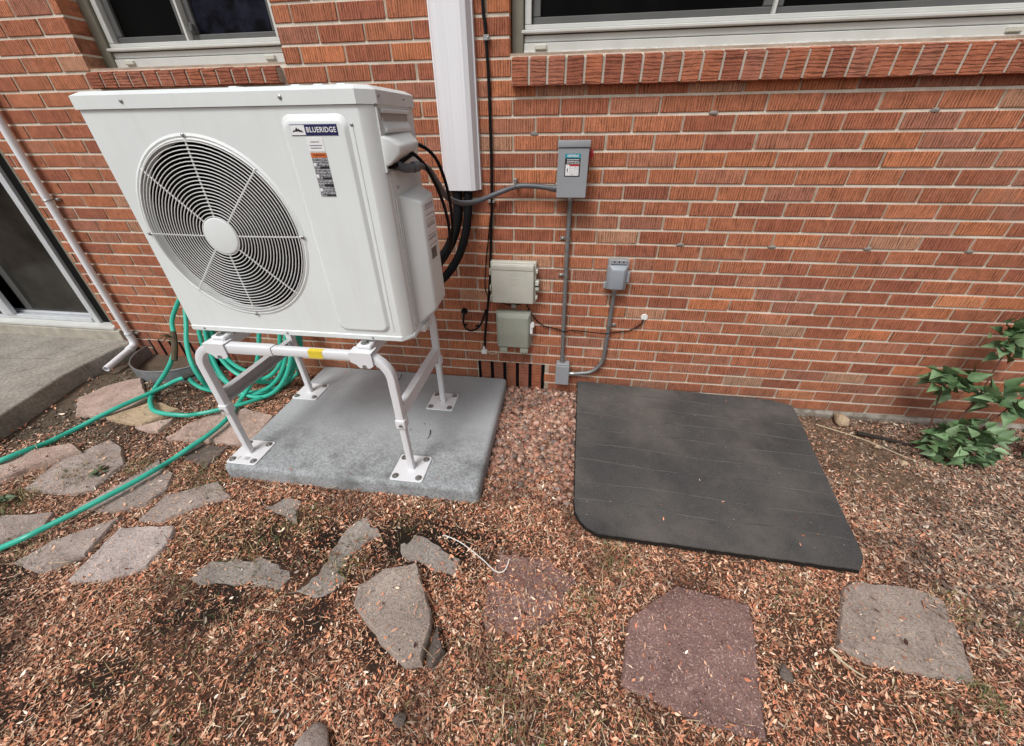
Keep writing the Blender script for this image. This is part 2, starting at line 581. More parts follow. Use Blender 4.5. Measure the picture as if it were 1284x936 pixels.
def print_mat(name, bg, fg, row=420, colm=230, dens=.5):
    """lines of tiny illegible print"""
    t = NT(name)
    v = t.pos()
    sx = t.n('SeparateXYZ'); t.l(v, sx.inputs[0])
    rows = t.math('SINE', t.math('MULTIPLY', sx.outputs[2], row * 3.0))
    rows = t.math('GREATER_THAN', rows, -.2)
    nz = t.noise(t.pos((colm * 2.4, 1, row * .48)), 1.0, 1, .5)
    k = t.math('MULTIPLY', t.math('GREATER_THAN', nz, 1 - dens), rows)
    return t.out(t.mix('MIX', k, bg, fg), .45)


M['fine_print'] = print_mat('fine_print_on_black', (.02, .02, .026), (.60, .60, .62), 500, 260, .54)
M['fine_print_w'] = print_mat('fine_print_on_white', (.80, .80, .80), (.12, .12, .12), 420, 260, .45)

# ------------------------------------------------------------------ ground height
def sm(t): 
    t = np.clip(t, 0, 1)
    return t * t * (3 - 2 * t)


def gh(x, y):
    return .08 * sm((-1.7 - x) / 1.1) * sm((y + 1.5) / .6) - .04 * sm((x - .9) / .6)


def ghf(x, y): return float(gh(np.float64(x), np.float64(y)))


def vnoise(x, y, s, seed=0):
    """cheap value noise on numpy arrays"""
    x = np.asarray(x) * s + seed * 17.3; y = np.asarray(y) * s + seed * 9.1
    xi, yi = np.floor(x).astype(int), np.floor(y).astype(int)
    fx, fy = x - xi, y - yi
    fx = fx * fx * (3 - 2 * fx); fy = fy * fy * (3 - 2 * fy)
    def h(a, b):
        n = (a * 374761393 + b * 668265263 + seed * 144665) & 0x7fffffff
        n = ((n ^ (n >> 13)) * 1274126177) & 0x7fffffff
        return (n & 0xffff) / 65535.0
    return (h(xi, yi) * (1 - fx) + h(xi + 1, yi) * fx) * (1 - fy) + (h(xi, yi + 1) * (1 - fx) + h(xi + 1, yi + 1) * fx) * fy


def fbm(x, y, s, seed=0):
    return (vnoise(x, y, s, seed) * .5 + vnoise(x, y, s * 2.1, seed + 1) * .3 + vnoise(x, y, s * 4.3, seed + 2) * .2)


def inpoly(x, y, P):
    P = np.asarray(P); r = np.zeros(x.shape, bool)
    j = len(P) - 1
    for i in range(len(P)):
        xi, yi = P[i]; xj, yj = P[j]
        with np.errstate(divide='ignore', invalid='ignore'):
            c = ((yi > y) != (yj > y)) & (x < (xj - xi) * (y - yi) / (yj - yi + 1e-12) + xi)
        r ^= c
        j = i
    return r


def grow(P, d):
    P = np.asarray(P); c = P.mean(0)
    v = P - c
    l = np.linalg.norm(v, axis=1, keepdims=True)
    return c + v * (1 + d / l)


STONES = {
 'S1': (0.018, [(-2.726,-0.695),(-2.881,-0.559),(-2.846,-0.431),(-2.766,-0.343),(-2.7,-0.31),(-2.594,-0.404),(-2.479,-0.479),(-2.505,-0.632),(-2.551,-0.677)]),
 'S2': (0.026, [(-2.524,-0.695),(-2.486,-0.612),(-2.43,-0.533),(-2.365,-0.508),(-2.227,-0.533),(-2.299,-0.696),(-2.331,-0.697)]),
 'S2b': (0.015, [(-2.337,-0.712),(-2.206,-0.591),(-2.187,-0.647),(-2.192,-0.718),(-2.273,-0.725)]),
 'S3': (0.022, [(-2.109,-0.751),(-2.083,-0.63),(-2.012,-0.514),(-1.88,-0.437),(-1.663,-0.476),(-1.637,-0.684),(-1.702,-0.726),(-1.944,-0.728)]),
 'S4': (0.016, [(-1.972,-0.839),(-1.946,-0.749),(-1.739,-0.745),(-1.742,-0.889),(-1.886,-0.866)]),
 'S5': (0.038, [(-2.752,-1.166),(-2.712,-1.026),(-2.469,-0.896),(-2.39,-0.936),(-2.521,-1.065),(-2.591,-1.15)]),
 'S6': (0.015, [(-2.45,-1.155),(-2.461,-1.019),(-2.367,-0.82),(-2.261,-0.853),(-2.141,-0.951),(-2.14,-1.101),(-2.228,-1.143)]),
 'S7': (0.015, [(-2.126,-1.196),(-2.051,-1.038),(-2.013,-0.885),(-1.955,-0.931),(-1.867,-0.951),(-1.817,-1.042),(-1.836,-1.136),(-1.957,-1.196)]),
 'S9': (0.012, [(-2.381,-1.455),(-2.541,-1.304),(-2.195,-1.231),(-2.161,-1.311)]),
 'S8': (0.014, [(-1.794,-1.213),(-1.804,-1.075),(-1.614,-0.965),(-1.479,-1.046),(-1.596,-1.115),(-1.686,-1.205)]),
 'S10': (0.013, [(-2.111,-1.451),(-2.06,-1.344),(-1.886,-1.207),(-1.859,-1.384),(-1.958,-1.467)]),
 'S11': (0.014, [(-1.814,-1.49),(-1.84,-1.253),(-1.609,-1.213),(-1.565,-1.277),(-1.557,-1.395),(-1.67,-1.461)]),
 'S12': (0.005, [(-1.299,-1.077),(-1.234,-1.015),(-1.147,-1.011),(-1.09,-1.128),(-1.184,-1.106)]),
 'S13': (0.005, [(-1.348,-1.415),(-1.331,-1.336),(-1.114,-1.29),(-0.995,-1.326),(-0.964,-1.354),(-0.976,-1.417),(-1.113,-1.384),(-1.181,-1.414)]),
 'S14': (0.005, [(-0.941,-1.412),(-0.887,-1.333),(-0.872,-1.241),(-0.851,-1.124),(-0.806,-1.064),(-0.705,-1.132),(-0.751,-1.201),(-0.803,-1.3),(-0.745,-1.325),(-0.807,-1.409)]),
 'S15': (0.002, [(-0.648,-1.11),(-0.489,-1.115),(-0.345,-1.194),(-0.338,-1.26),(-0.434,-1.251),(-0.578,-1.224)]),
 'S16': (0.042, [(-0.666,-1.426),(-0.681,-1.364),(-0.603,-1.287),(-0.496,-1.251),(-0.443,-1.328),(-0.372,-1.431),(-0.369,-1.566),(-0.421,-1.582),(-0.531,-1.52)]),
 'S17': (0.035, [(-0.352,-1.444),(-0.309,-1.519),(-0.33,-1.567),(-0.357,-1.564)]),
 'S18': (0.006, [(-0.195,-1.438),(-0.205,-1.311),(-0.192,-1.147),(-0.015,-1.147),(0.125,-1.206),(0.058,-1.361),(-0.078,-1.431)]),
 'S19': (0.012, [(0.283,-1.393),(0.299,-1.331),(0.488,-1.193),(0.736,-1.233),(0.702,-1.385),(0.648,-1.607),(0.486,-1.591),(0.255,-1.529)]),
 'S20': (0.014, [(0.971,-1.326),(1.098,-1.115),(1.16,-1.084),(1.369,-1.066),(1.458,-1.098),(1.416,-1.251),(1.359,-1.371),(1.222,-1.368),(1.044,-1.364)]),
}
PAD = [(-1.597, -.931), (-.322, -.92), (-.328, .0), (-1.6, .0)]
BOARD = [(.125, -.02), (.108, -.91), (.113, -.955), (.130, -.995), (.158, -1.025), (.205, -1.046), (1.186, -1.054), (1.232, -.988), (1.365, -.07), (1.26, -.035)]
PATIO = [(-6, .0), (-3.10, .0), (-3.035, -.03), (-3.06, -.11), (-3.05, -.44), (-3.01, -.59), (-2.94, -.84), (-2.80, -1.4), (-2.66, -2.2), (-2.5, -4.5), (-6, -4.5)]
BOARD_TOP = lambda x, y: .103 - .034 * (x - .12) / 1.2 - .045 * (-y) / 1.0 + .0

# ------------------------------------------------------------------ ground sheet
xs = np.concatenate([[-80, -40, -20, -10, -6], np.arange(-4.2, 3.61, .03), [5, 8, 14, 30, 80]])
ys = np.concatenate([[-120, -60, -30, -14, -8, -5], np.arange(-3.6, .10, .03), [.3, 1, 4, 12, 40]])
X, Y = np.meshgrid(xs, ys)
Z = gh(X, Y)
inner = (X > -4.3) & (X < 3.7) & (Y > -3.7) & (Y < .11)
Z = Z + np.where(inner, (fbm(X, Y, 3, 3) - .5) * .022 + (fbm(X, Y, 14, 5) - .5) * .012 - .006, -.01)
soil = np.zeros(X.shape + (3,))
soil[:] = (.115, .062, .041)
def blend(mask, c):
    global soil
    m = np.clip(mask, 0, 1)[..., None]
    soil = soil * (1 - m) + np.array(c) * m
tan = sm((X - 1.2) / .35) * sm((Y + .85) / .35) * sm((2.1 - X) / .3)
blend(tan * .9, (.20, .135, .09))
blend(sm((X - 1.9) / .3) * .8, (.09, .062, .045))
left = sm((-2.2 - X) / .4) * sm((Y + 1.1) / .3)
blend(left, (.145, .11, .08))
wet = np.exp(-(((X + .95) / .55) ** 2 + ((Y + 1.2) / .17) ** 2) * 1.0) + np.exp(-(((X + .35) / .3) ** 2 + ((Y + 1.13) / .12) ** 2))
blend(wet * sm((fbm(X, Y, 5, 8) - .25) / .25), (.028, .019, .014))
bare = sm((fbm(X, Y, 2.6, 41) - .61) / .10) * sm((-.1 - X) / .5) * sm((-1.25 - Y) / .15)
blend(bare * .85, (.036, .026, .021))
V = np.stack([X, Y, Z], -1).reshape(-1, 3)
ny, nx = X.shape
idx = np.arange(nx * ny).reshape(ny, nx)
F = np.stack([idx[:-1, :-1], idx[:-1, 1:], idx[1:, 1:], idx[1:, :-1]], -1).reshape(-1, 4)
g = fast_mesh('ground', V, F, M['soil'], soil.reshape(-1, 3), True)
link(g)
tag(g, 'bare brown soil of the yard under the leaf litter', kind='structure')

# ------------------------------------------------------------------ patio slab
mb = MB()
mb.prism(PATIO, -.1, .186, 'z')
bmesh.ops.bevel(mb.bm, geom=[e for e in mb.bm.edges if all(v.co.z > .15 for v in e.verts) and e.verts[0].co.y + e.verts[1].co.y < -.02], offset=.014, segments=3, affect='EDGES', profile=.5)
ps = mb.build('patio_slab', M['patio'])
tag(ps, 'weathered tan concrete patio slab below the sliding door', kind='structure')
for (pts) in ([(-3.12, -.06), (-3.22, -.18), (-3.26, -.33), (-3.5, -.60), (-3.7, -.9)], [(-3.3, -.30), (-3.7, -.33), (-4.3, -.31), (-5.0, -.33)]):
    mb = MB()
    q = spline([(x, y, .1855) for x, y in pts], 10)
    q = [p + Vector((random.uniform(-.006, .006), random.uniform(-.006, .006), 0)) for p in q]
    mb.sweep(q, [(-.0025, -.003), (.0025, -.003), (.0012, .0012), (-.0012, .0012)], (0, 0, 1))
    mb.build('crack', M['stone_dark'], ps)

# ------------------------------------------------------------------ brick wall
CH, PITCH, JX, JZ = .0677, .20945, .35284, 1.55
BH, GAP = .0570, .0100
Y_M = .0045                                # mortar face lies behind the brick faces
ZT = 2.62
WLX0, WLX1 = -2.325, -1.30                  # left window opening
WRX0, WRX1 = -.286, 2.45                    # right window opening
DX1, DZ1 = -3.135, 2.30                     # door opening (right jamb, head)
WALL0, WALL1 = -6.0, 4.2
mb = MB()
def slab(x0, x1, z0, z1): mb.box(x0, x1, Y_M, .30, z0, z1)
slab(DX1 + .002, WLX0 - .002, -.3, ZT)
slab(WLX0 - .002, WLX1 + .002, -.3, 1.70)
slab(WLX1 + .002, WRX0 - .002, -.3, ZT)
slab(WRX0 - .002, WRX1 + .002, -.3, 1.70)
slab(WRX1 + .002, WALL1, -.3, ZT)
slab(WALL0, DX1 + .002, -.3, .255)
slab(WALL0, DX1 + .002, DZ1, ZT)
wall = mb.build('brick_wall', M['mortar'], None, 0, origin=(0, 0, 0))
tag(wall, 'red fluted brick house wall with pale raked mortar joints', 'wall', kind='thing')

PAL = [((150, 94, 71), 12), ((155, 98, 73), 14), ((145, 89, 68), 10), ((160, 102, 76), 9), ((138, 84, 66), 4), ((153, 102, 81), 7),
       ((162, 120, 97), 2.0), ((154, 119, 98), .8), ((165, 104, 74), 4), ((143, 95, 78), 3), ((178, 118, 86), .4)]
PALW = [w_ for _, w_ in PAL]
PALS = [(138, 84, 65), (145, 89, 68), (131, 78, 61), (141, 90, 73), (148, 90, 67)]
PALW = [w for _, w in PAL]
def brick_col():
    c = random.choices(PAL, PALW)[0][0]
    k = random.uniform(.92, 1.08)
    return tuple(min(v * k, 1) * 1.0 for v in srgb(*c)) + (1,)

def sill_col():
    k = random.uniform(.93, 1.06)
    return tuple(v * k for v in srgb(*random.choice(PALS))) + (1,)

def subtract(iv, a, b):
    out = []
    for p, q in iv:
        if b <= p or a >= q: out.append((p, q)); continue
        if a > p: out.append((p, a))
        if b < q: out.append((b, q))
    return out

VENT_R = (-.520, -.0885, .196)
VENT_L = (-2.935, -2.505, .196)
bricks = []                                # x0,x1,z0,z1
for k in range(-16, 24):
    zt = JZ - k * CH - (CH - BH) / 2
    zb = zt - BH
    zm = (zt + zb) / 2
    off = 0 if k % 2 == 0 else .5
    n0 = int((WALL0 - JX) / PITCH) - 1
    for n in range(n0, int((WALL1 - JX) / PITCH) + 1):
        a = JX + (n + off) * PITCH + GAP / 2
        b = a + PITCH - GAP
        iv = [(a, b)]
        if k <= -3: iv = subtract(iv, WLX0, WLX1); iv = subtract(iv, WRX0, WRX1)
        if k == -2: iv = subtract(iv, WLX0 - .001, WLX1 - .02); iv = subtract(iv, WRX0 + .004, WRX1)
        if zm < VENT_R[2]: iv = subtract(iv, VENT_R[0], VENT_R[1]); iv = subtract(iv, VENT_L[0], VENT_L[1])
        if zm > .25 and zm < DZ1: iv = subtract(iv, WALL0, DX1)
        for p, q in iv:
            if q - p < .02: continue
            j1, j2 = random.uniform(-.0022, .0022), random.uniform(-.0022, .0022)
            p2 = p + j1 if abs(p - a) < 1e-6 else p
            q2 = q + j2 if abs(q - b) < 1e-6 else q
            jz = random.uniform(-.0012, .0012)
            bricks.append((p2, q2, zb + jz, zt + jz))

Rm = cam.rotation_euler.to_matrix()
RmT = np.array(Rm.transposed())
def proj(P):
    q = RmT @ (np.array(P) - np.array(CAM))
    if q[2] > -.05: return None
    return np.array([642 + 475.29 * q[0] / -q[2], 468 - 475.29 * q[1] / -q[2]])
HULL = [(90, 118), (505, 105), (557, 370), (515, 423), (487, 428), (243, 413)]
HIDE = [(540, 0), (588, 0), (598, 240), (560, 240)]
def shown(b):
    x0, x1, z0, z1 = b
    c = [proj((x, 0, z)) for x, z in ((x0, z0), (x1, z0), (x1, z1), (x0, z1))]
    if any(p is None for p in c): return 0
    c = np.array(c)
    m = c.mean(0)
    x_ = np.clip(c[:, 0], 0, 1284); y_ = np.clip(c[:, 1], 0, 936)
    area = .5 * abs(np.dot(x_, np.roll(y_, 1)) - np.dot(y_, np.roll(x_, 1)))
    for H in (HULL, HIDE):
        if inpoly(np.array([m[0]]), np.array([m[1]]), H)[0]: area *= .05
    return area
order = sorted(range(len(bricks)), key=lambda i: -shown(bricks[i]))
big = set(order[:300])

def brick_mesh(L, H, D, bev, name):
    b_ = MB()
    b_.box(-L / 2, L / 2, 0, D, -H / 2, H / 2)
    bm = b_.bm
    ed = [e for e in bm.edges if all(v.co.y < .001 for v in e.verts)]
    bmesh.ops.bevel(bm, geom=ed, offset=bev, segments=1, affect='EDGES', profile=.5)
    me = bpy.data.meshes.new(name)
    bm.to_mesh(me); bm.free()
    return me
LB = PITCH - GAP
bm_full = brick_mesh(LB, BH, .095, .0022, 'brick')
bm_full.materials.append(M['brick'])
far_V, far_F, far_C = [], [], []
src = np.array([v.co for v in bm_full.vertices]); srcf = [tuple(p.vertices) for p in bm_full.polygons]
far = bmesh.new()
cl = far.verts.layers.float_color.new('tint')
for i, (x0, x1, z0, z1) in enumerate(bricks):
    c = brick_col()
    sx_ = (x1 - x0) / LB
    yy = random.uniform(-.0012, .0014)
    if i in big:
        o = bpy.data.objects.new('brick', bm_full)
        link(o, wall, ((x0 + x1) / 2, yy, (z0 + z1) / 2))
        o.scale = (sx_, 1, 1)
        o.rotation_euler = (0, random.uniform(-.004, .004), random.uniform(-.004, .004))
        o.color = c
    else:
        vs_ = []
        for p in src:
            w = far.verts.new((p[0] * sx_ + (x0 + x1) / 2, p[1] + yy, p[2] + (z0 + z1) / 2)); w[cl] = c
            vs_.append(w)
        for f in srcf: far.faces.new([vs_[j] for j in f])
me = bpy.data.meshes.new('brick_courses')
far.to_mesh(me); far.free()
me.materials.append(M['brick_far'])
o = bpy.data.objects.new('brick_courses', me)
link(o, wall, (0, 0, 0)); o['kind'] = 'stuff'

# sloping sills of bricks on edge
def sill_row(x0, x1, z0, z1, proud, pitch=.0765):
    n = round((x1 - x0) / pitch)
    w = (x1 - x0) / n
    bmsh = MB()
    hw = (w - .0105) / 2
    bmsh.prism([(-proud, 0), (.07, 0), (.07, z1 - z0 + .02), (-proud, z1 - z0)], -hw, hw, 'x', .002, 1)
    me_ = bpy.data.meshes.new('sill_brick')
    bmsh.bm.to_mesh(me_); bmsh.bm.free()
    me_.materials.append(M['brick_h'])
    for i in range(n):
        o_ = bpy.data.objects.new('sill_brick', me_)
        link(o_, wall, (x0 + w * (i + .5), random.uniform(-.001, .001), z0 + random.uniform(-.001, .001)))
        o_.color = sill_col()
    m_ = MB()
    m_.prism([(-proud + .006, z0 + .004), (.12, z0 + .004), (.12, z1 + .018), (.068, z1 + .014), (-proud + .006, z1 - .004)], x0 + .003, x1 - .003, 'x')
    m_.build('sill_mortar', M['mortar_sill'], wall, 0)
sill_row(WLX0 + .004, WLX1 - .026, 1.6215, 1.681, .034)
sill_row(WRX0 + .008, WRX1, 1.588, 1.681, .034)

# vents low in the wall: soldier bricks with open slots
def vent(x0, n, pitch, zb, zt):
    m_ = MB()
    m_.box(x0 + .001, x0 + n * pitch + .02, .0030, .0040, zb, zt - .003)
    m_.build('vent_recess', M['dark'], wall, 0)
    me_ = brick_mesh(pitch - .021, zt - zb - .006, .09, .002, 'vent_brick')
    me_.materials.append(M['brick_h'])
    for i in range(n):
        o_ = bpy.data.objects.new('vent_brick', me_)
        link(o_, wall, (x0 + .020 + (pitch - .021) / 2 + i * pitch, random.uniform(-.002, .001), (zt + zb) / 2 - .002))
        o_.color = sill_col()
vent(-.513, 5, .0815, -.02, .196)
vent(-2.930, 5, .0815, -.05, .196)

# grey dabs of old mortar left under some head joints
for x, z in ((.574, 1.484), (.559, .945), (.984, .944), (1.402, .947), (1.826, .944), (-.177, 1.418), (1.399, 1.482)):
    m_ = MB()
    t_ = bmesh.new()
    bmesh.ops.create_icosphere(t_, subdivisions=2, radius=1)
    for v_ in t_.verts:
        f_ = 1 + random.uniform(-.25, .25)
        v_.co = Vector((v_.co.x * .017 * f_, v_.co.y * .005, v_.co.z * .009 * f_))
    m_.add(t_, Matrix.Translation((x, .001, z)))
    m_.build('mortar_dab', M['smear'], wall)

# foundation ledge
m_ = MB()
m_.prism([(-.018, -.2), (.02, -.2), (.02, -.004), (-.003, -.006), (-.015, -.022)], .2, WALL1, 'x')
fo = m_.build('foundation_ledge', M['foundation'], wall)

# ------------------------------------------------------------------ windows
def window(x0, x1, label, mull, tabs, blue=False, deep=0.0, up=0.0):
    w = thing('window', ((x0 + x1) / 2, .07, 1.70), label, 'window')
    yf = .07 + deep
    U = up
    ym = .050 + deep
    ztop = ZT
    m = MB(); m.box(x0 + .003, x0 + .052, ym, .28, 1.703, ztop, .003, 1); m.box(x1 - .05, x1 - .003, ym, .28, 1.703, ztop, .003, 1)
    m.build('brick_mould', M['olive'], w)
    a, b = x0 + .054, x1 - .053
    m = MB(); m.box(a, b, yf - .014, .26, 1.704, 1.7375 + U, .002, 1); m.box(a, b, yf - .006, .26, 1.741 + U, 1.7625 + U, .002, 1); m.build('sub_sill', M['window_white'], w)
    m = MB(); q = spline([(a + (b - a) * i / 24, yf - .014 + random.uniform(-.002, .002), 1.705 + random.uniform(-.002, .002)) for i in range(25)], 2)
    m.tube(q, .006, 6); m.build('caulk_bead', M['caulk'], w)
    m = MB(); m.box(a - .012, b + .006, yf - .022, .26, 1.7665 + U, 1.779 + U, .003, 1); m.build('sill_nosing', M['window_white'], w)
    m = MB()
    m.box(a + .001, b, yf - .006, .26, 1.781 + U, 1.7965 + U, .002, 1)
    m.box(a + .001, a + .028, yf - .004, .26, 1.7975 + U, ztop, .002, 1)
    m.box(b - .028, b, yf - .004, .26, 1.7975 + U, ztop, .002, 1)
    m.build('frame', M['window_white'], w)
    mx = mull
    for i, (p, q_) in enumerate(((a + .032, mx - .006), (mx + .006, b - .032))):
        d = .012 * i
        s_ = MB()
        s_.box(p, q_, yf + .02 + d, yf + .05 + d, 1.799 + U, 1.823 + U, .003, 1)
        s_.box(p, p + .032, yf + .021 + d, yf + .05 + d, 1.8235 + U, ztop, .003, 1)
        s_.box(q_ - .032, q_, yf + .021 + d, yf + .05 + d, 1.8235 + U, ztop, .003, 1)
        so = s_.build('sash', M['alu_dark'], w)
        gl = MB(); gl.box(p + .03, q_ - .03, yf + .037 + d, yf + .043 + d, 1.821 + U, ztop - .01)
        gl.build('glass_pane', M['glass_blue'] if (blue and i == 1) else M['glass'], so, 0)
    m = MB(); m.box(mx - .0055, mx + .0055, yf + .002, yf + .06, 1.798 + U, ztop, .001, 1); m.build('meeting_rail', M['window_white'], w)
    if blue:
        m = MB(); m.box(mx + .02, mx + .036, yf + .012, yf + .03, 1.828 + U, 1.862 + U, .003, 1); m.cyl((mx + .028, yf + .008, 1.842 + U), (mx + .028, yf + .028, 1.842 + U), .009, 10)
        m.build('latch', M['alu_dark'], w)
    m = MB(); m.box(a, b, .24, .27, 1.76, ztop); m.build('dark_interior', M['black'], w, 0)
    for tx in tabs:
        m = MB(); m.box(tx - .025, tx + .025, yf - .026, yf - .010, 1.714 + U, 1.7315 + U, .003, 1); m.build('weep_cover', M['box_beige'], w)
    return w
window(WLX0, WLX1, 'white framed two-light window with dark glass above the heat pump', -1.842, (-2.186, -1.43), True, .045, .006)
window(WRX0, WRX1, 'wide white framed window with dark glass above the grey disconnect box', .729, (-.161, 1.562))

# ------------------------------------------------------------------ sliding door
m = MB(); m.prism([(-.02, .150), (.1, .150), (.1, .262), (-.006, .262), (-.016, .254)], -6, -3.105, 'x')
sb = m.build('door_step', M['step'], ps)
dr = thing('sliding_door', (-3.9, .08, .262), 'sliding glass patio door in bare aluminium frame at patio edge', 'door')
m = MB(); m.box(DX1 - .062, DX1 - .003, .03, .24, .285, DZ1, .002, 1); m.build('jamb', M['olive'], dr)
m = MB(); m.box(DX1 - .165, DX1 - .064, .058, .2, .288, DZ1, .002, 1); m.build('track_gap', M['black'], dr)
m = MB(); m.box(-6, DX1 - .002, -.015, .22, .264, .284, .004, 2); m.build('threshold', M['window_white'], dr)
m = MB(); m.box(-6, DX1 - .235, .045, .075, .286, .318, .003, 1); m.box(-6, DX1 - .235, .085, .12, .286, .33, .003, 1); m.build('bottom_rail', M['alu'], dr)
m = MB()
m.box(DX1 - .196, DX1 - .167, .040, .10, .286, DZ1, .004, 2); m.box(DX1 - .232, DX1 - .200, .052, .10, .286, DZ1, .004, 2)
m.build('stile', M['alu'], dr)
m = MB(); m.box(-4.11, -4.02, .03, .06, .32, DZ1, .004, 2); m.build('centre_stile', M['alu'], dr)
m = MB(); m.box(-3.99, -3.93, .102, .125, .332, DZ1, .004, 2); m.build('inner_stile', M['alu_dark'], dr)
m = MB(); m.box(-3.935, DX1 - .2, .105, .112, .325, DZ1); m.build('glass_pane', M['glass_door'], dr, 0)
m = MB(); m.box(-6, -4.1, .04, .047, .318, DZ1); m.build('glass_pane', M['glass_door'], dr, 0)
m = MB(); m.box(-6, DX1 - .003, .242, .25, .26, DZ1); m.build('dark_interior', M['black'], dr, 0)

# ------------------------------------------------------------------ concrete pad
m = MB()
m.prism(PAD, -.05, .08, 'z')
bm = m.bm
bmesh.ops.bevel(bm, geom=[e for e in bm.edges if all(v.co.z > .07 for v in e.verts)] + [e for e in bm.edges if abs(e.verts[0].co.z - e.verts[1].co.z) > .05], offset=.026, segments=5, affect='EDGES', profile=.5, clamp_overlap=True)
pad = m.build('concrete_pad', M['concrete'])
tag(pad, 'grey precast concrete pad under the heat pump stand', 'concrete pad')
PT = .08

# ------------------------------------------------------------------ equipment stand
st = thing('equipment_stand', (-1.09, -.57, PT), 'white tubular steel stand carrying the heat pump on the concrete pad', 'stand')
LX, RX, FY, BY, ZB = -1.513, -.662, -.83, -.305, .700
sq = lambda h: [(-h, -h), (h, -h), (h, h), (-h, h)]
def rsq(h, r=.007):
    out = []
    for cx_, cy_, a0 in ((h - r, -h + r, -90), (h - r, h - r, 0), (-h + r, h - r, 90), (-h + r, -h + r, 180)):
        for a in (0, 45, 90): out.append((cx_ + r * cos(R(a0 + a)), cy_ + r * sin(R(a0 + a))))
    return out
def rrect2(x0, x1, y0, y1, r, n=4):
    out = []
    for cx_, cy_, a0 in ((x1 - r, y1 - r, 0), (x0 + r, y1 - r, 90), (x0 + r, y0 + r, 180), (x1 - r, y0 + r, 270)):
        for i in range(n + 1):
            a = R(a0 + 90 * i / n); out.append((cx_ + r * cos(a), cy_ + r * sin(a)))
    return out
def arc_leg(x, y, sgn):
    """upper leg of 36 mm tube bending inwards into the bar; sgn is towards the middle"""
    r = .10
    pts = [(x, y, .37), (x, y, ZB - r)]
    for i in range(1, 9):
        a = R(90 * i / 8)
        pts.append((x + sgn * (r - r * cos(a)), y, ZB - r + r * sin(a)))
    pts.append((x + sgn * (r + .02), y, ZB))
    return pts
for y in (FY, BY):
    for x, s_ in ((LX, 1), (RX, -1)):
        m = MB(); m.sweep(arc_leg(x, y, s_), rsq(.0172, .005), (0, 1, 0)); leg = m.build('leg', M['stand'], st)
        m = MB(); m.sweep([(x, y, PT + .004), (x, y, .40)], rsq(.0145, .005), (0, 1, 0)); m.build('lower_tube', M['stand'], leg)
        m = MB(); m.box(x - .0225, x + .0225, y - .0225, y + .0225, .345, .395, .008, 3); m.build('clamp', M['stand'], leg)
        m = MB(); m.cyl((x - s_ * .004, y - .022, .372), (x - s_ * .004, y - .031, .372), .007, 6); m.build('bolt', M['steel'], leg)
        m = MB(); m.prism(rrect2(x - .079 + s_ * .004, x + .079 + s_ * .004, y - .081, y + .081, .012), PT, PT + .006, 'z', .0015, 1)
        pl = m.build('foot_plate', M['stand'], st)
        for dx in (-.056 + s_ * .004, .056 + s_ * .004):
            for dy in (-.058, .058):
                m = MB(); m.cyl((x + dx, y + dy, PT + .006), (x + dx, y + dy, PT + .0085), .0155, 18); m.cyl((x + dx, y + dy, PT + .0085), (x + dx, y + dy, PT + .017), .0085, 6)
                m.build('bolt', M['steel'], pl)
    m = MB(); m.sweep([(LX + .115, y, ZB), (-1.145, y, ZB)], rsq(.0195, .004), (0, 0, 1)); m.sweep([(-1.143, y, ZB), (RX - .115, y, ZB)], rsq(.0162, .004), (0, 0, 1))
    m.build('cross_bar', M['stand'], st)
m = MB(); m.box(-.985, -.925, FY - .0172, FY - .0160, ZB - .0155, ZB + .0160); m.box(-.985, -.925, FY - .0160, FY + .006, ZB + .0160, ZB + .0170)
m.build('sticker', M['yellow'], st)
m = MB(); m.box(LX - .045, LX + .03, FY - .055, FY - .035, PT + .0062, PT + .0067); m.build('paper_label', M['fine_print_w'], st)
# side braces: open channels
for x, s_ in ((LX, 1), (RX, -1)):
    m = MB()
    h, w_, tk = .031, .032, .004
    prof = [(-h, -w_ / 2), (h, -w_ / 2), (h, w_ / 2), (h - tk, w_ / 2), (h - tk, -w_ / 2 + tk), (-h + tk, -w_ / 2 + tk), (-h + tk, w_ / 2), (-h, w_ / 2)]
    pr = [(b_, a_) for a_, b_ in prof]
    m.sweep([(x + .0, FY + .024, .425), (x + .0, BY - .024, .425)], [(a_ * (1 if s_ > 0 else -1), b_) for a_, b_ in pr], (0, 0, 1))
    m.build('side_brace', M['brace'] if s_ > 0 else M['stand'], st, 20)
# rails across the bars that carry the unit, each with folded clips bolted on
for x in (-1.385, -.755):
    m = MB()
    m.box(x - .024, x + .024, FY - .005, BY + .02, ZB + .023, ZB + .028, .001, 1)
    m.box(x - .024, x - .020, FY + .03, BY - .02, ZB - .012, ZB + .0235); m.box(x + .020, x + .024, FY + .03, BY - .02, ZB - .012, ZB + .0235)
    rl = m.build('unit_rail', M['stand'], st)
    for y in (FY,):
        m = MB()
        m.prism([(x - .052, ZB + .0225), (x + .040, ZB + .0225), (x + .040, ZB - .030), (x + .024, ZB - .041), (x - .018, ZB - .041), (x - .030, ZB - .026), (x - .052, ZB - .016)], FY - .0265, FY - .0225, 'y')
        m.box(x - .052, x + .040, FY - .0265, FY + .026, ZB + .0225, ZB + .0262)
        m.build('saddle_clip', M['stand'], rl)
        m = MB(); m.cyl((x + .004, FY - .0265, ZB - .030), (x + .004, FY - .033, ZB - .030), .007, 6); m.build('bolt', M['steel'], rl)
    m = MB(); m.box(x - .03, x + .03, FY + .002, FY + .058, ZB + .029, ZB + .045, .004, 1); m.build('foot_bracket', M['stand'], rl)
    m = MB(); m.cyl((x, FY + .022, ZB + .045), (x, FY + .022, ZB + .0475), .016, 18); m.cyl((x, FY + .022, ZB + .0475), (x, FY + .022, ZB + .056), .009, 6); m.build('bolt', M['steel'], rl)

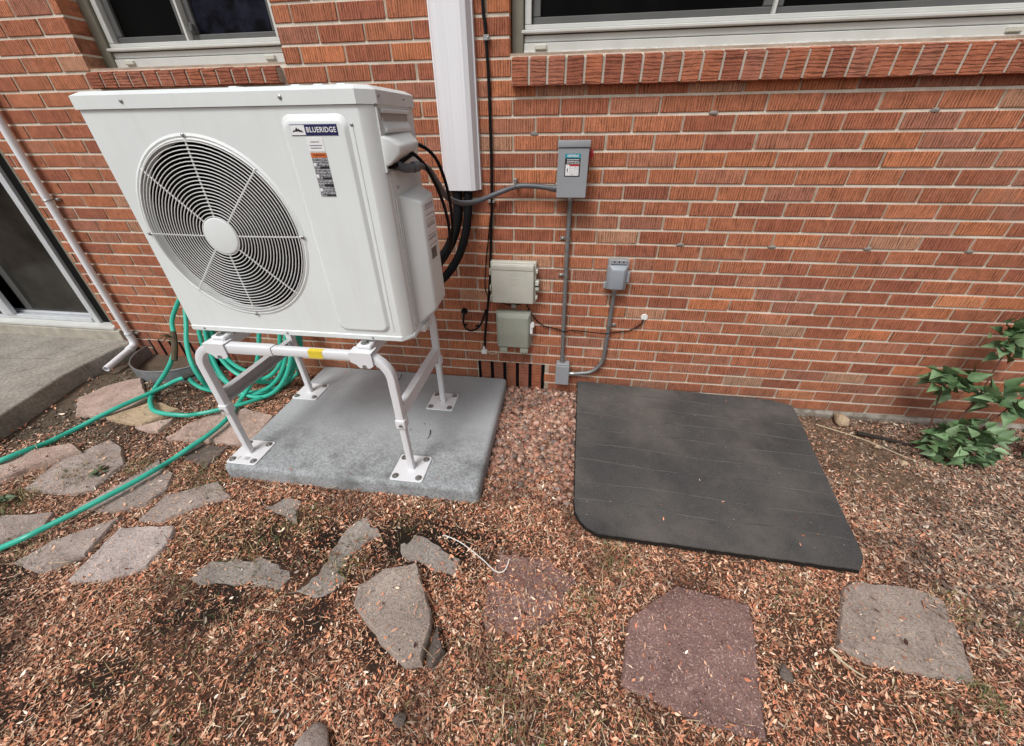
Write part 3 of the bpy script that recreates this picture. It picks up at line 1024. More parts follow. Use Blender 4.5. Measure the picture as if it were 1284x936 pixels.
# ------------------------------------------------------------------ heat pump outdoor unit
UX0, UX1, UY0, UY1, UZ0, UZ1 = -1.507, -.565, -.80, -.47, .757, 1.505
hp = thing('heat_pump', (-1.04, -.63, UZ0), 'white heat pump outdoor unit with a big round fan grille on its stand', 'heat pump')
CHX, CHY = -.604, -.762                      # chamfered front right corner
plan = [(UX0, UY0), (CHX, UY0), (UX1, CHY), (UX1, UY1), (UX0, UY1)]
def offs(P, d):
    """grow the plan outline by d"""
    n = len(P); out = []
    for i in range(n):
        a, b, c = Vector(P[i - 1]), Vector(P[i]), Vector(P[(i + 1) % n])
        n1 = Vector(((b - a).y, -(b - a).x)).normalized(); n2 = Vector(((c - b).y, -(c - b).x)).normalized()
        bis = (n1 + n2).normalized()
        out.append(tuple(b + bis * (d / bis.dot(n1))))
    return out
GC, GR = (-1.182, 1.142), .302              # grille centre (x, z) and opening radius
m = MB()
bm = m.bm
ring = [bm.verts.new((GC[0] + GR * cos(2 * pi * i / 72), UY0, GC[1] + GR * sin(2 * pi * i / 72))) for i in range(72)]
rect = [bm.verts.new(p) for p in ((UX0, UY0, UZ0 + .02), (CHX, UY0, UZ0 + .02), (CHX, UY0, UZ1), (UX0, UY0, UZ1))]
ed = [bm.edges.new((ring[i], ring[(i + 1) % 72])) for i in range(72)] + [bm.edges.new((rect[i], rect[(i + 1) % 4])) for i in range(4)]
bmesh.ops.triangle_fill(bm, use_beauty=True, edges=ed)
bmesh.ops.recalc_face_normals(bm, faces=bm.faces[:])
if bm.faces[0].normal.y > 0: bmesh.ops.reverse_faces(bm, faces=bm.faces[:])
# rolled lip into the opening
m.loft([[(GC[0] + r_ * cos(2 * pi * i / 72), y_, GC[1] + r_ * sin(2 * pi * i / 72)) for i in range(72)] for r_, y_ in ((GR, UY0), (GR - .008, UY0 - .004), (GR - .014, UY0 - .001), (GR - .016, UY0 + .012), (GR - .02, UY0 + .03))], False)
fp = m.build('front_panel', M['white_metal'], hp, 25)
m = MB()
def wallstrip(pts, z0, z1):
    t_ = bmesh.new()
    a_ = [t_.verts.new((*p, z0)) for p in pts]; b_ = [t_.verts.new((*p, z1)) for p in pts]
    for i in range(len(pts) - 1): t_.faces.new((a_[i], a_[i + 1], b_[i + 1], b_[i]))
    m.add(t_)
wallstrip([(CHX, UY0), (CHX + .007, UY0 + .002), (UX1 - .004, CHY - .009), (UX1, CHY), (UX1, UY1), (UX0, UY1), (UX0, UY0)], UZ0 + .02, UZ1)
m.build('side_panel', M['white_shade'], hp, 30)
m = MB(); m.prism(offs(plan, -.002), UZ1 - .02, UZ1 - .004, 'z'); m.build('inner_shadow_gap', M['dark'], hp, 0)
m = MB(); m.prism(offs(plan, .0035), UZ0, UZ0 + .0225, 'z', .003, 1); m.build('base_tray', M['white_metal'], hp)
# lid: skirt, sloped rim and raised top
L0, L1, L2, L3 = offs(plan, .006), offs(plan, .006), offs(plan, -.004), offs(plan, -.016)
z_ = UZ1 + .001
m = MB(); m.loft([[(*p, z_) for p in L0], [(*p, z_ + .034) for p in L1], [(*p, z_ + .0395) for p in L2], [(*p, z_ + .0455) for p in L3]])
lid = m.build('lid', M['white_metal'], hp, 12)
for xa in (-.66, -.73, -.80, -1.0):
    m = MB(); m.box(xa - .02, xa + .008, UY0 + .05, UY1 - .05, z_ + .044, z_ + .051, .002, 1); m.build('rib', M['white_metal'], lid)
# screws
def screw(parent, p, ax, r=.006, h=.004):
    s2 = MB(); s2.dome(p, r, h, ax, 10); return s2.build('screw', M['steel'], parent)
for x in (-1.34, -.825): screw(lid, (x, UY0 - .006, UZ1 + .020), (0, -1, 0))
for y in (-.75, -.56): screw(lid, (UX1 + .006, y, UZ1 + .022), (1, 0, 0))
for x in (-1.45, -1.08, -.72): screw(hp, (x, UY0 - .0035, UZ0 + .012), (0, -1, 0), .005)
# grille: concentric wires with eight spokes, slightly domed
m = MB()
NR = 21
dome_y = lambda r_: UY0 - .006 - .012 * (1 - (r_ / GR) ** 2)
for i in range(NR):
    r_ = .064 + (GR - .022 - .064) * i / (NR - 1)
    m.torus((GC[0], dome_y(r_), GC[1]), r_, .0016, 'y', 64, 5)
m.torus((GC[0], UY0 - .001, GC[1]), GR - .017, .0038, 'y', 72, 6)
grl = m.build('fan_grille', M['grille'], hp)
m = MB()
for k in range(8):
    a = pi / 4 * k
    pts = []
    for q in np.linspace(.05, GR - .012, 8): pts.append((GC[0] + q * cos(a), dome_y(q) + .0035, GC[1] + q * sin(a)))
    m.tube(pts, .0028, 6)
m.build('spoke', M['grille'], grl)
m = MB(); m.loft([[(GC[0] + r_ * cos(2 * pi * i / 40), y_, GC[1] + r_ * sin(2 * pi * i / 40)) for i in range(40)] for r_, y_ in ((.0605, UY0 - .012), (.0605, UY0 - .019), (.058, UY0 - .0205), (.0555, UY0 - .021))])
m.build('hub_cap', M['white_metal'], grl, 20)
for a in (90, 180, 0, 270):
    screw(grl, (GC[0] + (GR - .006) * cos(R(a)), UY0 - .004, GC[1] + (GR - .006) * sin(R(a))), (0, -1, 0), .0065, .005)
# dark shroud and fan
m = MB()
m.loft([[(GC[0] + (GR - .02) * cos(2 * pi * i / 48), y_, GC[1] + (GR - .02) * sin(2 * pi * i / 48)) for i in range(48)] for y_ in (UY0 + .03, UY0 + .2)], False)
m.cyl((GC[0], UY0 + .2, GC[1]), (GC[0], UY0 + .205, GC[1]), GR, 48)
m.build('fan_shroud', M['dark'], hp)
m = MB()
m.cyl((GC[0], UY0 + .05, GC[1]), (GC[0], UY0 + .12, GC[1]), .06, 24)
for k in range(3):
    a0 = 2 * pi / 3 * k + .5
    t_ = bmesh.new()
    gridv = []
    for i in range(7):
        r_ = .055 + (GR - .045 - .055) * i / 6
        rowv = []
        for j in range(7):
            f_ = j / 6
            a = a0 + .25 * i / 6 + (f_ - .5) * (1.15 + .25 * i / 6)
            rowv.append(t_.verts.new((GC[0] + r_ * cos(a), UY0 + .045 + .09 * f_, GC[1] + r_ * sin(a))))
        gridv.append(rowv)
    for i in range(6):
        for j in range(6): t_.faces.new((gridv[i][j], gridv[i][j + 1], gridv[i + 1][j + 1], gridv[i + 1][j]))
    bmesh.ops.solidify(t_, geom=t_.faces[:], thickness=.004)
    m.add(t_)
m.build('fan', M['blade'], hp)
# raised access panel on the right of the front
def rrect(x0, x1, z0, z1, r, n=6):
    out = []
    for cx_, cz_, a0 in ((x1 - r, z1 - r, 0), (x0 + r, z1 - r, 90), (x0 + r, z0 + r, 180), (x1 - r, z0 + r, 270)):
        for i in range(n + 1):
            a = R(a0 + 90 * i / n); out.append((cx_ + r * cos(a), cz_ + r * sin(a)))
    return out
PX0, PX1, PZ0, PZ1 = -.848, -.640, .793, 1.487
m = MB(); m.loft([[(x, y_, z) for x, z in rrect(PX0 + d, PX1 - d, PZ0 + d, PZ1 - d * 1.7, .03 - d * .5)] for d, y_ in ((0, UY0 + .001), (.002, UY0 - .001), (.011, UY0 - .0085), (.014, UY0 - .0095))])
ap = m.build('access_panel', M['white_metal'], hp, 0)
YP = UY0 - .0095
m = MB()
m.loft([[(x, y_, z) for x, z in rrect(-.6335, -.6275, .80, 1.455, .003, 3)] for y_ in (UY0 + .001, UY0 - .002)])
m.build('panel_groove', M['white_shade'], hp)
screw(hp, (-.6305, UY0 - .001, 1.458), (0, -1, 0), .005, .003)
m = MB()
for d in (0, .014):
    m.box(UX1 - .001, UX1 + .003, CHY + .010 + d, CHY + .015 + d, UZ0 + .03, UZ1 - .03, .001, 1)
m.build('corner_rib', M['white_shade'], hp)
# brand plate and labels
BX0, BX1, BZ0, BZ1 = -.818, -.672, 1.4325, 1.4605
m = MB(); m.box(BX0, BX1, YP - .0015, YP + .001, BZ0, BZ1, .0008, 1); bp = m.build('brand_plate', M['navy'], hp, 30)
m = MB(); m.box(BX0 + .0015, BX0 + .046, YP - .0022, YP - .0012, BZ0 + .0018, BZ1 - .0018); m.build('emblem_field', M['label_white'], bp, 0)
m = MB()
ex, ez = BX0 + .024, BZ0 + .009
for tri in ([(-.017, 0), (-.012, .006), (-.009, .004), (-.003, .012), (.001, .0065), (.003, .009), (.008, .004), (.010, .006), (.017, -.001), (.009, .001), (.004, .0005), (.001, .003), (-.004, .0015), (-.009, .002)],):
    m.prism([(ex + a, ez + b) for a, b in tri], YP - .0028, YP - .0021, 'y')
m.build('mountain_emblem', M['label_black'], bp, 0)
def text(body, size, x, z, y, mat, parent, name='lettering', sx=1.0, rot=0, loc=None, bold=.0):
    cu = bpy.data.curves.new(name, 'FONT')
    cu.body = body; cu.size = size; cu.align_x = 'CENTER'; cu.align_y = 'CENTER'; cu.extrude = .0003; cu.offset = bold
    cu.resolution_u = 3
    cu.space_character = 1.1
    cu.materials.append(mat)
    tmp = bpy.data.objects.new('tmp', cu)
    me_ = bpy.data.meshes.new_from_object(tmp)
    bpy.data.objects.remove(tmp); bpy.data.curves.remove(cu)
    me_.name = name
    if not me_.materials: me_.materials.append(mat)
    o_ = bpy.data.objects.new(name, me_)
    link(o_, parent, loc or (x, y, z))
    o_.rotation_euler = (R(90), 0, R(rot))
    o_.scale = (sx, 1, 1)
    return o_
text('BLUERIDGE', .0182, (BX0 + .047 + BX1) / 2, (BZ0 + BZ1) / 2, YP - .0022, M['label_white'], bp, sx=.92, bold=.0003)
m = MB(); m.box(-.776, -.725, YP - .001, YP, 1.3925, 1.4275); wl = m.build('white_label', M['label_white'], hp, 0)
for z, w_, c_ in ((1.417, .028, M['label_black']), (1.408, .040, M['navy']), (1.4015, .034, M['label_black'])):
    m = MB()
    x = -.7505 - w_ / 2
    while x < -.7505 + w_ / 2:
        l_ = random.uniform(.002, .006); m.box(x, min(x + l_, -.7505 + w_ / 2), YP - .0014, YP - .0008, z - .001, z + .001); x += l_ + .0012
    m.build('print_line', c_, wl, 0)
m = MB(); m.box(-.774, -.724, YP - .001, YP, 1.270, 1.3895); bl = m.build('warning_label', M['fine_print'], hp, 0)
m = MB(); m.box(-.7738, -.7242, YP - .0014, YP - .0008, 1.377, 1.3893); m.build('warning_header', M['orange'], bl, 0)
text('WARNING', .0075, -.747, 1.3832, YP - .0016, M['label_black'], bl)
for z in (1.358, 1.327, 1.289):
    m = MB(); m.box(-.7725, -.7645, YP - .0015, YP - .0008, z - .004, z + .005); m.build('warning_symbol', M['label_white'], bl, 0)
for z in (1.3515, 1.322, 1.302, 1.2745):
    m = MB(); m.box(-.754, -.7245, YP - .0014, YP - .0008, z - .0028, z + .0028); m.build('print_block', M['label_black'], bl, 0)
# right side: handle recess, wire hood, valve cover
m = MB()
hy0, hy1, hz0, hz1 = -.745, -.535, 1.445, 1.498
for a in ((hy0 - .025, hy1 + .025, hz1, hz1 + .012), (hy0 - .025, hy1 + .025, 1.328, 1.335)):
    m.box(UX1 - .001, UX1 + .004, a[0], a[1], a[2], a[3], .0015, 1)
m.box(UX1 - .001, UX1 + .004, hy0 - .025, hy0 - .016, 1.328, hz1 + .012, .0015, 1)
sp = m.build('service_panel', M['white_shade'], hp)
m = MB()
# pocket: dark top, sloped lit floor standing slightly proud as a moulded scoop
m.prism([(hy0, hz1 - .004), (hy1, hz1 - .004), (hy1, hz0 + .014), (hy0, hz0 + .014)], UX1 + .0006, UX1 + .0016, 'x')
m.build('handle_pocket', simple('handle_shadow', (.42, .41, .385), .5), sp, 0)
m = MB()
m.prism([(UX1, hz0 - .012), (UX1 + .014, hz0 - .006), (UX1 + .014, hz0 + .002), (UX1 + .001, hz0 + .022)], hy0, hy1, 'y', .002, 2)
m.prism([(UX1, hz1 + .001), (UX1 + .012, hz1 - .003), (UX1 + .012, hz1 - .012), (UX1 + .001, hz1 - .012)], hy0, hy1, 'y', .002, 2)
m.build('grab_handle', M['white_shade'], sp)
m = MB()
fy0, fy1 = -.772, -.560
inner_ = [(UX1 - .001, fy0, 1.432), (UX1 - .001, fy1, 1.442), (UX1 - .001, fy1, 1.372), (UX1 - .001, fy0, 1.345)]
mid_ = [(UX1 + .018, fy0 + .006, 1.424), (UX1 + .018, fy1 - .003, 1.434), (UX1 + .018, fy1 - .003, 1.377), (UX1 + .018, fy0 + .006, 1.353)]
out_ = [(UX1 + .042, fy0 + .026, 1.405), (UX1 + .042, fy1 - .012, 1.413), (UX1 + .042, fy1 - .012, 1.388), (UX1 + .042, fy0 + .026, 1.377)]
lip_ = [(UX1 + .046, fy0 + .032, 1.400), (UX1 + .046, fy1 - .016, 1.408), (UX1 + .046, fy1 - .016, 1.392), (UX1 + .046, fy0 + .032, 1.382)]
m.loft([inner_, mid_, out_, lip_])
bmesh.ops.bevel(m.bm, geom=[e for e in m.bm.edges if e.is_manifold and e.calc_face_angle(0) > .5], offset=.006, segments=3, affect='EDGES', profile=.5)
m.build('wire_hood', M['white_shade'], hp, 40)
m = MB(); m.prism([(fy0 + .02, 1.352), (fy1 - .02, 1.376), (fy1 - .02, 1.366), (fy0 + .02, 1.342)], UX1 + .001, UX1 + .022, 'x'); m.build('hood_shadow_gap', M['dark'], hp, 0)
m = MB()
A_ = [(UX1 - .001, -.712, 1.262), (UX1 - .001, -.505, 1.272), (UX1 - .001, -.500, .772), (UX1 - .001, -.712, .785)]
B_ = [(UX1 + .060, -.674, 1.236), (UX1 + .060, -.545, 1.252), (UX1 + .060, -.525, .838), (UX1 + .060, -.670, .832)]
C_ = [(UX1 + .067, -.664, 1.228), (UX1 + .067, -.552, 1.244), (UX1 + .067, -.535, .850), (UX1 + .067, -.660, .845)]
m.loft([A_, B_, C_])
bmesh.ops.bevel(m.bm, geom=[e for e in m.bm.edges if e.is_manifold and e.calc_face_angle(0) > .5], offset=.008, segments=3, affect='EDGES', profile=.5)
vc = m.build('valve_cover', M['white_shade'], hp, 40)
m = MB(); m.box(UX1 + .0668, UX1 + .0678, -.655, -.570, 1.075, 1.225); m.build('spec_label', M['fine_print_w'], vc, 0)
m = MB(); m.box(UX1 + .0668, UX1 + .068, -.640, -.585, 1.030, 1.070); m.build('barcode_label', simple('grey_print', (.12, .11, .11), .5), vc, 0)
m = MB()
for y_ in (-.737, -.722): m.box(UX1 - .001, UX1 + .006, y_ - .004, y_ + .004, .80, 1.26, .002, 2)
m.build('side_rib', M['white_shade'], hp)
for p_ in ((UX1, -.752, 1.332), (UX1, -.70, 1.285), (UX1, -.735, .80)): screw(hp, p_, (1, 0, 0), .005)
m = MB(); m.prism([(-.705, .775), (-.62, .775), (-.61, .755), (-.70, .752)], UX1 - .001, UX1 + .02, 'x'); m.build('lower_flange', M['white_shade'], hp, 0)

# ------------------------------------------------------------------ line-set cover on the wall
lc = thing('line_set_cover', (-.515, 0, 1.185), 'white vinyl line-set cover running up the brick wall', 'pipe cover')
m = MB()
x0, x1 = -.606, -.436
prof = [(x0 - .004, 0), (x0 - .004, -.018), (x0 + .012, -.052), (x0 + .030, -.068), (x1 - .034, -.068), (x1 - .014, -.058), (x1 + .002, -.022), (x1 + .002, 0)]
m.prism(prof, 1.190, ZT, 'z')
m.build('cover_body', M['cover'], lc, 20)
m = MB(); m.prism([(x0 - .007, .0), (x0 - .007, -.020), (x0 - .003, -.020), (x0 - .003, 0)], 1.190, ZT, 'z'); m.prism([(x1 + .001, 0), (x1 + .001, -.024), (x1 + .006, -.024), (x1 + .006, 0)], 1.190, ZT, 'z')
m.build('base_channel', M['vinyl'], lc, 0)
m = MB(); m.prism([(x0 + .018, -.012), (x0 + .030, -.045), (x0 + .040, -.052), (x1 - .042, -.052), (x1 - .030, -.042), (x1 - .016, -.012)], 1.1885, 1.1899, 'z'); m.build('dark_opening', M['dark'], lc, 0)

ls = thing('refrigerant_lines', (-.53, -.06, .8), 'two thick black insulated refrigerant lines dropping out of the white cover', 'pipes')
for pts, r_ in (([(-.548, -.036, 1.26), (-.548, -.036, 1.185), (-.550, -.052, 1.08), (-.572, -.072, .99), (-.62, -.11, .90), (-.70, -.18, .83), (-.78, -.28, .80)], .024),
                ([(-.496, -.036, 1.26), (-.494, -.036, 1.185), (-.497, -.05, 1.09), (-.515, -.062, .99), (-.555, -.09, .88), (-.62, -.14, .79), (-.70, -.22, .74)], .0205)):
    m = MB(); m.tube(spline(pts, 8), r_, 14); li = m.build('insulated_line', M['black_rubber'], ls)
    q = spline(pts, 8)
    for i in (12, 27, 36):
        m = MB(); d = (q[i + 1] - q[i]).normalized() * .012; m.cyl(q[i] - d, q[i] + d, r_ + .0016, 14); m.build('tape_wrap', M['black_cable'], li)

# control cables from the hood, falling behind the unit
cb = thing('control_cables', (-.5, -.5, 1.1), 'thin black control cables curving down from the unit hood', 'cables')
for pts in ([(-.552, -.66, 1.377), (-.530, -.63, 1.380), (-.500, -.58, 1.33), (-.483, -.50, 1.22), (-.490, -.42, 1.10), (-.52, -.36, .98), (-.58, -.33, .9)],
            [(-.545, -.60, 1.393), (-.515, -.57, 1.397), (-.480, -.52, 1.35), (-.468, -.46, 1.24), (-.480, -.40, 1.10), (-.52, -.34, .98), (-.58, -.31, .9)]):
    m = MB(); m.tube(spline(pts, 8), .0062, 8); m.build('cable', M['black_cable'], cb)

# ------------------------------------------------------------------ power whip
fc = thing('flexible_conduit', (-.3, -.04, 1.15), 'dark grey liquid-tight power whip from the disconnect box to the unit', 'conduit')
whip = [(-.062, -.045, 1.201), (-.094, -.045, 1.202), (-.17, -.042, 1.209), (-.25, -.040, 1.207), (-.343, -.042, 1.178), (-.43, -.09, 1.150), (-.490, -.17, 1.152), (-.525, -.28, 1.19), (-.518, -.42, 1.265), (-.510, -.54, 1.325), (-.513, -.62, 1.340), (-.516, -.65, 1.340)]
m = MB(); m.tube(spline(whip, 8), .0115, 12); m.build('whip', M['grey_flex'], fc)
m = MB(); m.cyl((-.052, -.045, 1.2), (-.078, -.045, 1.2), .0165, 16); m.cyl((-.078, -.045, 1.2), (-.10, -.045, 1.202), .0140, 16); m.build('connector', M['grey_flex'], fc)
m = MB(); m.tube(spline([(-.560, -.715, 1.362), (-.545, -.705, 1.345), (-.527, -.685, 1.338), (-.515, -.645, 1.340)], 6), .0135, 12); m.cyl((-.517, -.662, 1.339), (-.513, -.632, 1.340), .0165, 14); m.build('elbow_connector', M['grey_flex'], fc)
m = MB(); m.torus((-.262, -.041, 1.2075), .0125, .0035, 'x', 20, 6); m.box(-.269, -.255, -.03, 0, 1.216, 1.238, .002, 1); m.build('strap', M['steel'], fc)

# ------------------------------------------------------------------ disconnect box
db = thing('disconnect_box', (0, 0, 1.16), 'grey metal electrical disconnect box with teal label and red handle', 'switch box')
m = MB(); m.box(-.060, .069, -.092, -.004, 1.170, 1.372, .002, 1); m.build('housing', M['grey_box'], db)
m = MB(); m.box(-.062, .071, -.101, -.090, 1.168, 1.366, .002, 1); cv = m.build('cover', M['grey_box'], db)
m = MB(); m.box(-.0655, .0745, -.106, -.004, 1.3685, 1.393, .003, 2); m.build('rain_hood', M['grey_box'], db)
m = MB(); m.box(.069, .078, -.062, -.045, 1.30, 1.352, .002, 1); m.box(.078, .090, -.068, -.040, 1.325, 1.357, .003, 2); m.build('handle', M['red'], db)
m = MB(); m.box(.069, .076, -.06, -.04, 1.262, 1.292, .002, 1); m.build('latch', M['black'], db)
yl = -.1018
m = MB(); m.box(-.031, .036, yl - .0004, -.1005, 1.256, 1.3445); lb = m.build('warning_label', M['label_black'], cv, 0)
m = MB(); m.box(-.031, .036, yl - .0009, yl, 1.3275, 1.3445); m.build('teal_band', M['teal'], lb, 0)
text('SIEMENS', .0128, .0025, 1.336, yl - .0012, M['label_white'], lb, sx=.95, bold=.0003)
for z in (1.322, 1.3155, 1.309):
    m = MB(); x = -.022
    while x < .028:
        l_ = random.uniform(.003, .008); m.box(x, x + l_, yl - .001, yl, z - .0013, z + .0013); x += l_ + .0015
    m.build('print_line', M['label_white'], lb, 0)
m = MB(); m.box(-.027, .0315, yl - .0008, yl, 1.2595, 1.304); m.build('white_field', M['fine_print_w'], lb, 0)
m = MB(); m.box(-.011, .0312, yl - .0012, yl - .0005, 1.2965, 1.3035); m.build('red_header', M['red'], lb, 0)
m = MB(); m.box(-.0265, -.011, yl - .0013, yl - .0005, 1.263, 1.3); m.build('symbol_field', M['label_white'], lb, 0)
m = MB(); m.prism([(-.0225, 1.281), (-.0155, 1.281), (-.019, 1.290)], yl - .0017, yl - .0012, 'y'); m.box(-.0205, -.0175, yl - .0017, yl - .0012, 1.272, 1.281); m.build('symbol', M['label_black'], lb, 0)
m = MB(); m.cyl((-.001, -.11, 1.168), (-.001, -.075, 1.168), .005, 6); m.build('padlock_hasp', M['steel'], db)

def conduit(name, label, pts, r_, clips, fittings):
    c_ = thing(name, pts[-1], label, 'conduit')
    m_ = MB(); m_.tube(pts, r_, 12); m_.build('pipe', M['galv'], c_)
    for (p, ax) in clips:
        p = Vector(p)
        m_ = MB(); m_.cyl(p + Vector((0, 0, -.008)), p + Vector((0, 0, .008)), r_ + .002, 14); m_.box(p.x + ax * (r_ + .016) - .014, p.x + ax * (r_ + .016) + .014, -.006, -.001, p.z - .008, p.z + .008, .001, 1)
        m_.dome((p.x + ax * (r_ + .017), -.006, p.z), .006, .005, (0, -1, 0))
        m_.build('strap', M['steel'], c_)
    for a, b in fittings:
        m_ = MB(); m_.cyl(a, b, r_ + .0045, 14); m_.build('coupling', M['steel'], c_)
    return c_
conduit('electrical_conduit', 'straight galvanised conduit from disconnect box down to small grey junction box',
        [(.003, -.022, 1.172), (.004, -.022, .9), (.010, -.022, .6), (.020, -.022, .235)], .0115,
        [((.006, -.022, .964), -1), ((.009, -.022, .772), -1)], [((.003, -.022, 1.168), (.003, -.022, 1.145)), ((.0195, -.022, .262), (.020, -.022, .236))])
bend = [(.270, -.022, .72), (.268, -.022, .55), (.265, -.022, .36)]
for i in range(1, 9):
    a = R(90 * i / 8); bend.append((.265 - .118 + .118 * cos(a) - .002, -.022, .30 - .135 * sin(a) + .0))
bend += [(.10, -.022, .157), (.062, -.022, .155)]
conduit('electrical_conduit', 'bent galvanised conduit sweeping from the outlet box into the junction box', spline(bend, 4), .0115,
        [((.267, -.022, .493), 1)], [((.095, -.022, .1565), (.066, -.022, .155)), ((.27, -.022, .715), (.27, -.022, .70))])
jb = thing('junction_box', (.025, 0, .09), 'small grey metal junction box low on the wall beside the vent', 'junction box')
m = MB(); m.box(-.014, .064, -.050, -.002, .092, .236, .002, 1); m.build('body', M['grey_box'], jb)
m = MB(); m.box(-.016, .066, -.054, -.049, .090, .222, .0015, 1); m.build('cover', M['grey_box'], jb)
m = MB(); m.cyl((.068, -.022, .155), (.082, -.022, .155), .015, 14); m.build('locknut', M['black'], jb)

# weatherproof outlet
ob = thing('outlet_box', (.27, 0, .71), 'grey weatherproof outlet box with a raised sloping cover', 'outlet')
m = MB(); m.box(.218, .322, -.045, -.002, .716, .872, .006, 2); m.build('back_box', M['grey_box'], ob)
m = MB()
m.loft([[(.222, -.045, .718), (.318, -.045, .718), (.318, -.045, .85), (.222, -.045, .85)], [(.226, -.058, .722), (.314, -.058, .722), (.314, -.058, .846), (.226, -.058, .846)],
        [(.242, -.074, .726), (.300, -.074, .726), (.300, -.074, .828), (.242, -.074, .828)]])
bmesh.ops.bevel(m.bm, geom=m.bm.edges[:], offset=.004, segments=2, affect='EDGES', profile=.5)
m.build('in_use_cover', simple('grey_blue_plastic', (.30, .325, .36), .42, .06, 12), ob, 40)
m = MB(); m.box(.228, .31, -.054, -.03, .852, .876, .003, 1); m.build('hinge_ears', M['grey_box'], ob)
for x in (.247, .27, .292):
    m = MB(); m.cyl((x, -.056, .866), (x, -.053, .866), .004, 8); m.build('hinge_hole', M['black'], ob)
m = MB(); m.box(.206, .22, -.048, -.025, .722, .756, .003, 1); m.box(.32, .333, -.05, -.025, .758, .815, .003, 1); m.build('latch_tab', M['grey_box'], ob)

# ------------------------------------------------------------------ telephone boxes
ta = thing('telecom_box', (-.275, 0, .62), 'square off-white telecom box with an embossed panel on brick wall', 'utility box', 'telecom boxes on the wall')
m = MB(); m.box(-.398, -.150, -.040, -.003, .622, .846, .008, 3); m.build('base', M['box_beige'], ta)
m = MB(); m.box(-.391, -.160, -.070, -.0405, .622, .842, .010, 3); lidb = m.build('lid', M['box_beige'], ta)
m = MB()
zc, xc = .752, -.277
fr = rrect(xc - .032, xc + .034, zc - .014, zc + .013, .003, 3)
m.tube([(x, -.0702, z) for x, z in fr], .0013, 5, True); m.build('embossed_frame', M['box_beige'], lidb)
m = MB(); m.prism([(-.388, .8125), (-.163, .8095), (-.163, .832), (-.388, .835)], -.0732, -.069, 'y', .0015, 1); m.build('top_ridge', M['box_beige'], lidb)
for z in (.655, .80):
    m = MB(); m.box(-.152, -.141, -.055, -.018, z - .009, z + .009, .002, 1); m.build('hinge', M['box_beige'], ta)
m = MB(); m.box(-.153, -.133, -.065, -.025, .700, .752, .003, 1); m.build('latch', M['box_beige'], ta)
m = MB(); m.box(-.1535, -.1322, -.066, -.03, .722, .729); m.build('latch_slot', M['dark'], ta, 0)
for z in (.64, .70, .79):
    m = MB(); m.box(-.404, -.396, -.05, -.02, z - .016, z + .016, .002, 1); m.build('side_tab', M['box_beige'], ta)
tb = thing('telecom_box', (-.27, 0, .3), 'grey-green plastic telecom box with two bottom cable glands', 'utility box', 'telecom boxes on the wall')
m = MB(); m.box(-.376, -.176, -.042, -.003, .335, .560, .006, 2); m.build('base', M['box_green'], tb)
m = MB()
m.loft([[(-.372, -.042, .338), (-.180, -.042, .338), (-.180, -.042, .556), (-.372, -.042, .556)], [(-.372, -.052, .338), (-.180, -.052, .338), (-.180, -.052, .556), (-.372, -.052, .556)],
        [(-.358, -.066, .344), (-.190, -.066, .344), (-.190, -.066, .530), (-.358, -.066, .530)]])
bmesh.ops.bevel(m.bm, geom=m.bm.edges[:], offset=.003, segments=2, affect='EDGES', profile=.5)
m.build('lid', M['box_green'], tb, 40)
for x in (-.336, -.212):
    m = MB(); m.box(x - .024, x + .024, -.060, -.010, .302, .337, .005, 2); m.build('cable_gland', M['box_green'], tb)
m = MB(); m.box(-.178, -.162, -.055, -.02, .43, .49, .003, 1); m.cyl((-.165, -.06, .485), (-.165, -.02, .485), .011, 10); m.build('hasp', M['white_cap'], tb)
m = MB(); m.box(-.29, -.262, -.02, -.002, .576, .596, .002, 1); m.build('mounting_tab', M['box_green'], tb)

# cables
ct = thing('coax_cable', (-.38, -.012, .3), 'long black cable running straight down the wall to a white clamp', 'cable')
pts = [(-.392, -.010, 2.6), (-.390, -.010, 1.90), (-.383, -.010, 1.798), (-.380, -.011, 1.72), (-.376, -.010, 1.588), (-.377, -.011, 1.318), (-.384, -.012, 1.109), (-.398, -.012, .90), (-.404, -.014, .82), (-.412, -.014, .70), (-.433, -.012, .547), (-.452, -.010, .40), (-.461, -.012, .29)]
m = MB(); m.tube(spline(pts, 6), .0068, 8); m.build('cable', M['black_cable'], ct)
m = MB(); m.box(-.392, -.366, -.02, -.001, 1.741, 1.760, .002, 1); m.dome((-.371, -.020, 1.750), .004, .003, (0, -1, 0)); m.build('clip', M['steel'], ct)
m = MB(); m.box(-.400, -.365, -.016, -.0005, 1.128, 1.140, .002, 1); m.build('clip', M['smear'], ct)
m = MB(); m.box(-.480, -.446, -.03, -.001, .262, .288, .003, 1); m.cyl((-.463, -.012, .288), (-.463, -.012, .31), .008, 10); m.build('ground_clamp', M['white_cap'], ct)
m = MB(); m.tube(spline([(-.446, -.012, .272), (-.42, -.014, .258), (-.39, -.014, .265), (-.36, -.02, .285), (-.34, -.03, .305)], 6), .003, 6); m.build('ground_wire', M['straw'], ct)
dc = thing('drop_cable', (-.41, -.01, .7), 'very thin black drop wire hanging left of the telecom box', 'wire')
m = MB(); m.tube(spline([(-.384, -.006, 1.115), (-.395, -.008, 1.05), (-.409, -.006, .954), (-.428, -.006, .827), (-.440, -.006, .70), (-.43, -.008, .645), (-.40, -.02, .63)], 6), .0028, 6); m.build('wire', M['black_cable'], dc)
lp = thing('cable_loop', (-.52, -.012, .4), 'short black cable looping from a round wall plug to the long cable', 'cable')
m = MB(); m.tube(spline([(-.572, -.010, .535), (-.582, -.014, .47), (-.568, -.016, .428), (-.535, -.016, .414), (-.492, -.014, .437), (-.462, -.014, .49), (-.440, -.018, .555)], 8), .0055, 8); m.build('cable', M['black_cable'], lp)
